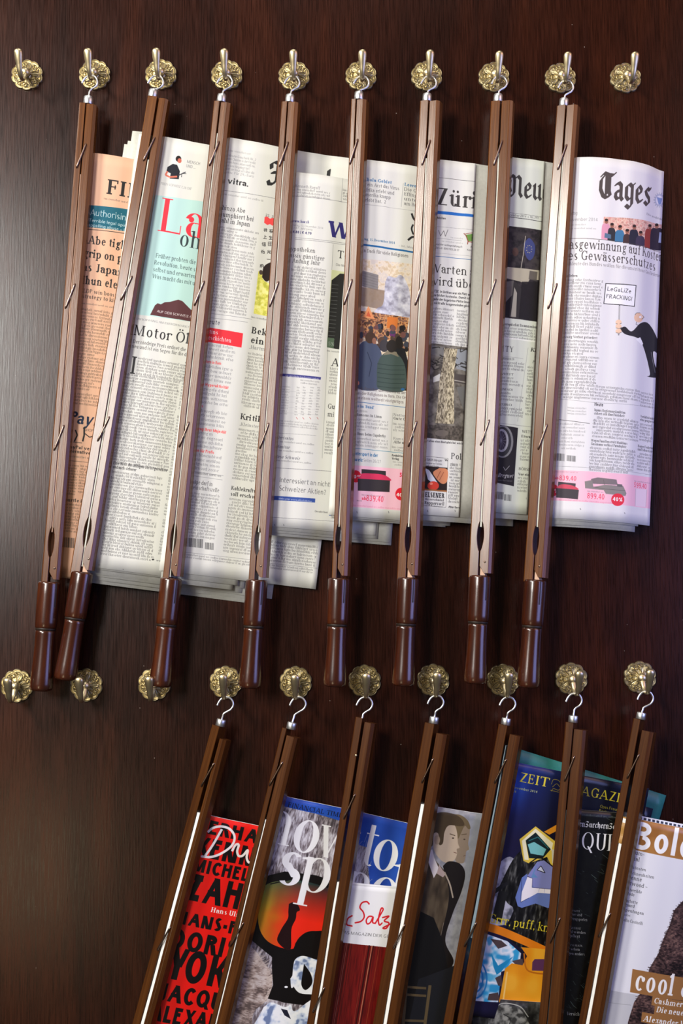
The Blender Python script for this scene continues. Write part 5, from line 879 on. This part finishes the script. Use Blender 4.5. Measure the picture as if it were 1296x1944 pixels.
def mag5(p):
    q = lambda L: [(x / 3.447 + 800, y / 3.447 + 1380) for x, y in L]; ys, xs = np.mgrid[0:p.H, 0:p.W].astype(np.float32); a = p.m(950, 1500); b = p.m(1060, 1600); u = np.clip((xs - a[0]) / (b[0] - a[0]), 0, 1)[..., None]; v = np.clip((ys - p.m(1000, 1450)[1]) / (p.m(1000, 1600)[1] - p.m(1000, 1450)[1]), 0, 1)[..., None]
    nn = p.noise(30, 3, 71)[..., None]; top = np.array([.1, .22, .62]) * (1 - v) + np.array([.13, .11, .3]) * v; top = top * (1 - u * .8) + np.array([.02, .02, .05]) * u * .8 + np.clip(1 - np.abs(v - .35) * 3, 0, 1) * np.clip(1 - u * 2.2, 0, 1) * np.array([.1, .28, .5]) * (.6 + nn); p.a[:] = top
    p.poly(q([(400, 1050), (520, 880), (600, 860), (640, 1000), (560, 1280), (380, 1250)]), p.tex([(.35, .36, .4), (.6, .6, .64), (.75, .75, .8)], p.noise(12, 3, 72)), sm=True)
    p.poly(q([(500, 1060), (610, 850), (720, 780), (900, 800), (900, 1500), (560, 1380), (600, 1200), (560, 1150)]), p.tex([(.03, .03, .035), (.12, .12, .12), (.42, .42, .4)], p.noise((5, 18), 3, 73), .35, .85), sm=True); p.poly(q([(460, 1070), (560, 1010), (565, 1030), (470, 1100)]), (.1, .1, .12)); p.poly(q([(505, 1070), (560, 1080), (520, 1280), (460, 1250)]), (.1, .1, .11))
    YE = (.86, .74, .28); p.poly(q([(640, 735), (745, 650), (870, 745), (900, 760), (900, 900), (850, 910), (820, 850), (700, 892), (665, 875)]), YE); p.poly(q([(655, 745), (745, 665), (860, 760), (850, 810), (745, 700), (680, 745), (700, 870), (672, 868)]), (.93, .9, .75)); p.poly(q([(680, 742), (745, 690), (845, 800), (790, 862), (702, 858)]), (.05, .12, .13)); p.poly(q([(693, 768), (735, 752), (815, 800), (795, 842), (712, 828)]), (.45, .72, .72)); p.line(q([(700, 745), (760, 720), (830, 795)]), 2, (.15, .4, .4)); p.poly(q([(800, 685), (900, 630), (900, 672), (835, 705)]), (.86, .55, .12)); p.poly(q([(850, 800), (900, 810), (900, 960), (855, 890)]), (.8, .78, .68)); p.line(q([(705, 890), (770, 845), (860, 915)]), 2.2, BK)
    LV, LB = (.5, .52, .74), (.4, .48, .72); p.poly(q([(755, 882), (800, 872), (860, 920), (850, 1062), (725, 1050), (715, 985), (690, 975)]), LV); p.poly(q([(690, 958), (655, 985), (612, 1115), (628, 1172), (655, 1183), (745, 1155), (825, 1185), (860, 1180), (860, 1080), (760, 1072), (690, 1000)]), LB); p.poly(q([(692, 980), (725, 990), (722, 1050), (850, 1062), (845, 1092), (760, 1085), (700, 1118), (648, 1145), (655, 1080)]), (.92, .9, .92)); p.line(q([(770, 1055), (765, 1080)]), .6, LV); p.line(q([(805, 1060), (803, 1085)]), .6, LV); p.line(q([(690, 978), (725, 990), (722, 1050), (850, 1062)]), .8, (.2, .18, .35)); p.line(q([(700, 1118), (648, 1146), (655, 1000)]), .8, (.15, .2, .35)); p.poly(q([(755, 935), (780, 908), (808, 955)]), (.8, .82, .9)); p.line(q([(755, 935), (780, 908), (808, 955), (755, 935)]), 1.2, BK); p.poly(q([(715, 985), (760, 880), (735, 960), (760, 985)]), (.35, .55, .72), .8)
    p.line(q([(400, 1300), (520, 1335), (650, 1390), (800, 1460)]), 15, (.9, .5, .08), sm=True); w2 = p.noise(6, 2, 74)
    p.poly(q([(330, 1350), (430, 1355), (560, 1400), (650, 1480), (640, 1560), (520, 1600), (500, 1800), (340, 1790), (330, 1600)]), p.tex([(.2, .62, .82), (.75, .85, .92), (.95, .96, .98), (.35, .7, .85)], p.noise(14, 2, 75), .25, .75))
    for r_ in (14, 24, 34): p.line([(898 + r_ * math.cos(t) * .75, 1858 + r_ * math.sin(t) * 1.1) for t in np.linspace(-1.3, 1.3, 9)], 3.2, (.16, .55, .8), sm=True)
    for L in ([(450, 1385), (520, 1395), (560, 1430), (500, 1450)], [(590, 1530), (660, 1515), (670, 1570), (610, 1550)], [(480, 1640), (520, 1620), (530, 1700), (500, 1690)], [(440, 1745), (500, 1735), (510, 1790), (430, 1785)]): p.poly(q(L), (.32, .26, .26)); 
    p.poly(q([(455, 1480), (500, 1560), (600, 1500), (520, 1600), (490, 1620), (470, 1570)]), (.12, .55, .75)); OR = p.tex([(.9, .56, .08), (.93, .62, .12), (.94, .67, .18)], p.noise(24, 1, 76))
    p.poly(q([(650, 1440), (860, 1460), (860, 1860), (505, 1800), (545, 1580), (590, 1545), (660, 1560), (690, 1500)]), OR); p.poly(q([(725, 1540), (740, 1520), (860, 1520), (860, 1600), (722, 1595)]), (.36, .2, .35)); p.line(q([(560, 1600), (535, 1780)]), 3, (.98, .8, .45)); p.line(q([(670, 1480), (685, 1580), (740, 1610), (860, 1620)]), 3, (.75, .42, .08), sm=True)
    for s, x, w in (('Z', 986, 999), ('E', 1001, 1012), ('I', 1015, 1021), ('T', 1023, 1041)): p.fit(s, x, w, 1484 + (x - 987) * .2, 26, 'serif', (.88, .8, .22))
    p.line([(1046, 1489), (1050, 1480), (1060, 1482), (1064, 1490), (1060, 1500), (1050, 1497), (1046, 1502)], 1.1, (.55, .48, .2), sm=True); p.line([(1048, 1494), (1056, 1488), (1062, 1494)], 1, (.55, .48, .2), sm=True); p.line([(1044, 1500), (1060, 1504)], 1, (.55, .48, .2))
    p.text(1080, 1505, 26, 'MAGAZIN', 'serif', (.85, .78, .2), w=122); p.text(962, 1494, 6.8, '26. November 2014', 'sansb', (.7, .72, .5), w=60); p.text(962, 1502, 6.8, 'Nr. 49', 'sansb', (.7, .72, .5), w=18); p.text(1138, 1533, 8, 'Opas Freund', 'sans', (.8, .74, .2), w=42); p.text(1136, 1541, 8, 'Recherche', 'sans', (.8, .74, .2), w=36)
    p.text(926, 1750, 24, 'Grrr, puff, knall', 'serif', (.88, .8, .2), w=145)
def mag6(p):
    p.a[:] = p.tex([(.018, .02, .022), (.03, .035, .035), (.05, .055, .052)], p.noise(9, 4, 81), .35, .8); r = random.Random(3)
    for k in range(160):
        x, y = r.choice([(r.uniform(1050, 1180), r.uniform(1530, 1700)), (r.uniform(1040, 1120), r.uniform(1820, 1960)), (r.uniform(1050, 1180), r.uniform(1530, 1960))]); l = r.uniform(2, 14); a = r.uniform(.2, 1.1); p.line([(x, y), (x + l * math.cos(a), y + l * math.sin(a))], r.uniform(.4, .9), (.42, .5, .47), r.uniform(.2, .8))
    p.body(1096, 1548, 70, 1, size=6, col=(.5, .55, .52)); p.goth(1078, 1567, 15.5, 'Neue Zurcher Zeitung', (.88, .88, .88), .95, .12); p.text(1078, 1609, 47, 'EQUITY', 'didone', (.93, .93, .92), w=136)
    for x, y, s, e, w in ((1070, 1729, 'SCHWEIZER', 5, 32), (1070, 1737, 'Anbieter sind', 7.6, 36), (1065, 1745, 'echte Ertragsperlen', 7.6, 52), (1068, 1762, 'NETZWERKE', 5, 36), (1056, 1769, 'Elemental werden', 7.6, 58), (1058, 1777, 'noch gepflegt', 7.6, 44), (1058, 1794, 'LESEN MIT KALKÜL', 5, 50), (1058, 1802, 'Männer sehen', 7.6, 44), (1052, 1810, 'Erfahrungen anders', 7.6, 60)): p.text(x, y, e, s, 'serif', (.72, .72, .7), w=w)
    p.text(1075, 1927, 9.5, 'Versicherung', 'serif', (.75, .75, .73), w=46)
def mag7(p):
    q = lambda L: [(x / 3.447 + 1000, y / 3.447 + 1380) for x, y in L]; p.a[:] = np.array([.88, .88, .9]); p.poly(q([(420, 1700), (1200, 1800), (1200, 2200), (300, 2200)]), (.72, .72, .74), .8); p.line(q([(500, 1800), (680, 1820)]), .8, (.6, .6, .62))
    p.poly(q([(660, 590), (1300, 690), (1300, 920), (640, 790)]), p.tex([(.58, .38, .18), (.66, .46, .24)], p.noise(20, 2, 91))); p.text(1197, 1609, 76, 'Bolero', 'sansb', (.95, .95, .95), w=184)
    for x, y, s, e, w in ((1190, 1619, 'Album-', 11, 33), (1181, 1629, 'Spezial', 11, 33), (1180, 1645, 'Die schönsten', 8.4, 46), (1176, 1655, 'Schmuckneuheiten', 8.4, 66), (1180, 1666, 'Vivienne', 11, 38), (1175, 1676, 'Westwood –', 11, 54), (1172, 1687, 'Enfant terrible', 8.4, 46), (1176, 1696, 'der Mode', 8.4, 28), (1168, 1708, 'Bei Charlotte', 8.4, 42), (1172, 1717, 'Oddgaard', 8.4, 32), (1168, 1726, 'in Kopenhagen', 8.4, 54), (1174, 1736, 'Zu Hause bei', 6, 22), (1170, 1746, 'Brunello Cucinelli', 8.4, 50)): p.text(x, y, e, s, 'serif', (.22, .22, .23), w=w)
    fur = p.tex([(.09, .06, .065), (.2, .14, .14), (.34, .25, .24), (.5, .38, .34)], p.noise((4, 2.2), 4, 92) * .6 + p.noise(26, 2, 93) * .4, .3, .72); coat = [(1025, 1130), (960, 1200), (935, 1290), (890, 1390), (860, 1480), (800, 1580), (770, 1700), (700, 1800), (660, 1930), (640, 2150), (1350, 2150), (1350, 1100)]
    p.poly(q(coat), fur)
    for k in range(120): r = random.Random(k); t = r.random() * 6.99; i = int(t); f = t - i; A, B = coat[i], coat[i + 1]; x, y = q([(A[0] + (B[0] - A[0]) * f, A[1] + (B[1] - A[1]) * f)])[0]; p.line([(x + 4, y), (x - r.uniform(0, 4), y + r.uniform(-2, 4))], .9, (.2, .14, .14), .8)
    BR = (.6, .42, .24); p.poly(q([(690, 1583), (1300, 1680), (1300, 1830), (673, 1735)]), BR); p.poly(q([(820, 1760), (1300, 1840), (1300, 1900), (812, 1820)]), BR); p.poly(q([(835, 1825), (1300, 1895), (1300, 1960), (828, 1880)]), BR); p.poly(q([(752, 1865), (1300, 1950), (1300, 2030), (745, 1930)]), BR)
    p.text(1200, 1878, 58, 'cool &', 'serifb', (.95, .94, .93), w=122); p.text(1239, 1904, 15.5, 'Cashmere', 'serifb', WHITE, w=68, it=.12); p.text(1244, 1921, 15.5, 'Die neuen', 'serifb', WHITE, w=66, it=.12); p.text(1219, 1938, 15.5, 'Alexander W', 'serifb', WHITE, w=92, it=.12)
# ---------------------------------------------------------------- newspapers and magazines
def spine(parent, M, y0, y1, w, mat, d0=1.2, d1=17., wob=.25, name='spine_fold', seed=0, w1=None, xs=0.):
    """the folded edge that shows in the gap between the two halves of a rod, between photo rows y0 and y1"""
    Mi = M.inverted(); z0, z1 = [(lambda z: z)(_zrow(M, y)) for y in (y0, y1)]; rings = []; w1 = w1 or w
    for k in range(15):
        f = k / 14; z = z0 + (z1 - z0) * f; ww = w + (w1 - w) * f; x = xs + wob * math.sin(k * 1.3 + seed); yf = d0 + .5 * math.sin(k * .9 + seed)
        rings.append([parent.matrix_world.inverted() @ (M @ Vector(c)) for c in ((x - ww / 2, yf + .3, z), (x - ww / 2 + .3, yf, z), (x + ww / 2 - .3, yf, z), (x + ww / 2, yf + .3, z), (x + ww / 2, d1, z), (x - ww / 2, d1, z))] if 0 else
                     [parent.matrix_world.inverted() @ (M @ Vector((c[0] / 1000, c[1] / 1000, z))) for c in ((x - ww / 2, yf + .3), (x - ww / 2 + .3, yf), (x + ww / 2 - .3, yf), (x + ww / 2, yf + .3), (x + ww / 2, d1), (x - ww / 2, d1))])
    V, F = loft(rings); return mesh_obj(name, V, F, mat, parent)
def _zrow(M, y):
    a, b = -1.6, .2
    for _ in range(40):
        c = (a + b) / 2; yy = project(np.array(M @ Vector((0, 0, c))))[1]
        if yy > y: a = c
        else: b = c
    return c
NEWSG = 'newspapers clamped in the rods of the upper row'; MAGG = 'magazines clamped in the rods of the lower row'
D1 = [(-40, 24), (-8, 24), (20, 21), (45, 15.5), (70, 10), (95, 7), (140, 4.5), (260, 4)]
D2 = [(-60, 20), (-8, 25), (20, 22.5), (45, 18), (70, 12), (95, 7.5), (140, 5), (260, 4.2)]
D8 = [(-12, 32), (0, 36), (20, 39.5), (45, 39), (68, 35), (86, 29), (102, 20), (113, 11), (119, 5)]
D8b = [(-12, 30), (0, 33), (20, 36), (45, 35.5), (68, 32), (86, 27), (102, 19), (113, 12), (119, 8)]
B = (.845, .845, .815)
PAPERS = [  # anchor, roll, height, x0, x1, profile, paper colour, printer, spine rows, label, inner sheets (dx, dy, right edge, extra height)
    ((186, 291), .10, 546, -8, 150, D1, (.88, .70, .585), print1, (330, 1010, 1.1), 'salmon-pink broadsheet with a teal box and large serif headline, at the far left', [(1, 1.5, 140, 0), (-1, 3, 150, 1)]),
    ((322, 261), .135, 562, -40, 165, D2, B, print2, (302, 1075, 1.9), 'broadsheet with pale turquoise box, big red letters and a small brown mountain', [(2, 2, 170, 1.5), (-2, 4, 172, 7), (4, 6, 205, 9), (1, 8, 200, 13), (-3, 9.5, 198, 17)]),
    ((437, 261), .125, 566, -18, 180, D2, B, print3, (252, 1095, 1.5), 'broadsheet with a solid red block, red subheads and a yellow-green picture', [(1, 3, 80, 6), (-1, 5, 76, 12)]),
    ((577, 328), .082, 460, -18, 128, D2, B, print4, (305, 1010, 1.5), 'newspaper with a large dark blue W in its title and a table of figures', [(1, 1, 130, 4), (2, 2, 146, 7), (-1, 3.5, 150, 10)]),
    ((694, 303), .070, 464, -18, 134, D2, B, print5, (300, 1000, 1.5), 'newspaper with a colour photo of a crowd seen from behind', [(1, 1, 138, 2), (-1, 2.5, 134, 3.5)]),
    ((836, 303), .060, 463, -18, 47, D2, B, print6, (300, 1000, 1.9), 'newspaper with a grey photo of a mottled tree trunk and a knife and tomato advert', []),
    ((968, 298), .068, 464, -18, 47, D2, (.80, .82, .765), print7, (290, 1000, 2.3), 'newspaper with gothic title over a dark photo with a blue flag', []),
    ((1099, 298), .068, 469, -22, 119, D8, (.87, .865, .865), print8, (300, 1000, 2.0), 'broadsheet with a cartoon man holding a placard and a curled right edge', [(0, 1.5, 102, 2), (-2, 5, 100, 6), (1, 7, 97, 8)])]
for i, (tl, m, H, x0, x1, hp, base, pr, sp, lab, inner) in enumerate(PAPERS):
    o = root('newspaper', Matrix.Translation(P(tl[0], tl[1], 20)), lab, 'newspaper', NEWSG)
    hb = D8b if i == 7 else None; sh = Sheet(tl, m, H, x0, x1, hp, hb, wav=.55, seed=i * 1.7); pg = sh.page(base); n = pg.noise((5, 60), 2, i + 1); pg.a *= (1 + .012 * (n - .5))[..., None]; pr(pg)
    em = M_SALMON if i == 0 else M_NEWS
    sh.build('front_page', print_mat('newsprint_%s' % 'abcdefgh'[i], pg), o, back=em)
    for k, (dx, dy, xr, dH) in enumerate(inner): Sheet(tl, m, H + dH - dy * .5, x0 + 3 + k, xr, hp, hb, dx=dx, dy=dy * .8, dh=-1.1 * (k + 1), wav=.55, seed=i * 1.7 + k * .05).build('inner_page', em, o, nx=20, nt=14, thick=.5)
    if i == 5: Sheet(tl, m, H + 1, -18, 112, D2, dy=-.6, dh=-1.6, wav=.55, seed=i * 1.7).build('inner_page', em, o, nx=24, nt=16); Sheet(tl, m, H + 5, -18, 118, D2, dy=2, dh=-2.4, wav=.5, seed=i * 1.7).build('inner_page', em, o, nx=24, nt=16)
    if i == 6: Sheet(tl, m, H + 1, -18, 96, D2, dy=-.5, dh=-1.6, wav=.55, seed=i * 1.7).build('inner_page', em, o, nx=24, nt=16); Sheet(tl, m, H + 4, -18, 90, D2, dy=3.2, dh=-2.4, wav=.5, seed=i * 1.7).build('inner_page', em, o, nx=20, nt=14)
    spine(o, RODS[i][0], sp[0], sp[1], sp[2], em, seed=i)
# the second newspaper's back sheets stick out left of its rod
o2 = [q for q in C.objects if q.name.startswith('newspaper') and q.get('label', '').startswith('broadsheet with pale turquoise')][0]
for k, (dx, dy, w) in enumerate(((-49, -2, 30), (-53, 12, 30), (-57, 17, 30))): Sheet((322, 261), .135, 530 - 40 * k, 0, w, [(0, 14 - k), (30, 17 - k)], dx=dx, dy=dy, wav=.3, seed=k).build('back_page', M_NEWS, o2, nx=6, nt=14, thick=.4)
MD = [(-30, 24), (-8, 24), (20, 21), (45, 15.5), (70, 11), (95, 8), (140, 6), (260, 5)]
MF = [(-30, 24), (-8, 24), (20, 23), (45, 21), (70, 17), (95, 12), (140, 7), (260, 5)]
MAGS = [
    ((402, 1549), .255, 300, -20, 84, MD, (.9, .09, .06), mag1, (1543, 2010, 4.4), 'red magazine covered in heavy black capitals with a white script title'),
    ((542, 1512), .245, 300, -20, 176, MD, (.6, .6, .62), mag2, (1556, 2010, 1.5), 'magazine with grey fur and a mirrored orange ski goggle under big white letters'),
    ((668, 1676), .125, 290, -20, 84, MF, (.93, .93, .93), mag3, (1675, 2010, 3.0), 'magazine with a white masthead, red handwriting and dark red lower half'),
    ((830, 1532), .175, 300, -20, 84, MF, (.6, .6, .6), mag4, (1527, 2010, 4.6), 'sepia magazine cover with two overlapping profile heads on grey'),
    ((984, 1448), .215, 312, -20, 172, MF, (.1, .1, .2), mag5, (1415, 1780, .9), 'dark blue magazine with yellow title, painted mask face and orange shape'),
    ((1101, 1537), .10, 300, -20, 84, MF, (.03, .03, .03), mag6, (1538, 2010, .8), 'black magazine with large white serif letters and marbled streaks'),
    ((1215, 1556), .20, 300, -20, 130, [(-30, 28), (-8, 30), (20, 33), (45, 32), (70, 29), (95, 24), (140, 16)], (.9, .9, .9), mag7, (1551, 2010, 4.2), 'white magazine with a brown masthead and a dark fur coat')]
for i, (tl, m, H, x0, x1, hp, base, pr, sp, lab) in enumerate(MAGS):
    o = root('magazine', Matrix.Translation(P(tl[0], tl[1], 20)), lab, 'magazine', MAGG)
    sh = Sheet(tl, m, H, x0, x1, hp, MD if hp is MF else None, wav=.2, seed=i); pg = sh.page(base, 3300.); pr(pg)
    sh.build('cover', print_mat('glossy_cover_%s' % 'abcdefg'[i], pg, .38, .5, .25), o, back=M_WHITE, thick=.3)
    em = M_DARKEDGE if i in (5,) else M_WHITE
    if i != 4: Sheet(tl, m, H - 1, x0, x1 - 1.2, hp, MD if hp is MF else None, dy=.2, dh=-2.2, wav=.2, seed=i).build('page_block', em, o, nx=20, nt=10, thick=2.)
    spine(o, RODS[8 + i][0], sp[0], sp[1], sp[2], M_GREYBLUE if i == 4 else em, seed=i, wob=.08, name='spine', w1=4.2 if i == 4 else None)
    if i == 4:
        T = plain('teal_paper', (.035, .21, .19), .4); Sheet((988, 1423), .325, 112, -6, 196, [(-20, 17), (60, 9), (120, 5), (200, 3)], dh=-.5, wav=.1).build('back_sheet', T, o, nx=20, nt=8)
        Sheet((986, 1448), .30, 100, -6, 181, [(-20, 18), (60, 10.5), (120, 6), (200, 4)], dy=9, dh=-.3, wav=.1).build('back_cover', plain('navy_back_cover', (.012, .014, .035), .3), o, nx=20, nt=8)
        s2 = Sheet((984, 1900), .115, 90, -60, 62, [(-60, 20), (0, 17), (60, 9)], wav=.1); p2 = s2.page((.07, .07, .07), 3000.)
        p2.a[:] = p2.tex([(.05, .05, .05), (.16, .16, .15), (.3, .3, .29)], p2.noise(14, 4, 99), .3, .75); p2.poly([(925, 1960), (930, 1925), (950, 1908), (980, 1912), (1000, 1935), (1003, 1965)], p2.tex([(.2, .2, .19), (.42, .42, .4), (.55, .55, .52)], p2.noise(9, 3, 98)), sm=True); p2.line([(928, 1930), (950, 1906), (985, 1910), (1002, 1930)], 2, (.6, .6, .57), sm=True); p2.line([(955, 1925), (968, 1935), (963, 1955)], 1.6, (.12, .12, .12), sm=True)
        s2.build('inner_page', print_mat('grey_portrait_page', p2, .45, .4), o, nx=16, nt=8, back=M_WHITE)
    if i == 6:
        bt = wpage = Sheet(tl, m, H, x0, x1, hp, dy=-4, dh=-5, wav=.2, seed=i); q = bt.page((.86, .87, .9), 3000.)
        for k in range(14): q.poly([(1214 + k * 8, 1551 + k * 1.6), (1219 + k * 8, 1552 + k * 1.6), (1218 + k * 8, 1562 + k * 1.6), (1213 + k * 8, 1561 + k * 1.6)], (.1, .14, .22))
        bt.build('back_page', print_mat('patterned_back_page', q, .45, .4), o, back=M_WHITE)
        Mi = RODS[14][0]; b = spine(o, Mi, 1551, 1601, 4.4, plain('brown_spine_print', (.42, .22, .06), .4), d0=.9, d1=4, seed=6, wob=.08, name='spine_print')
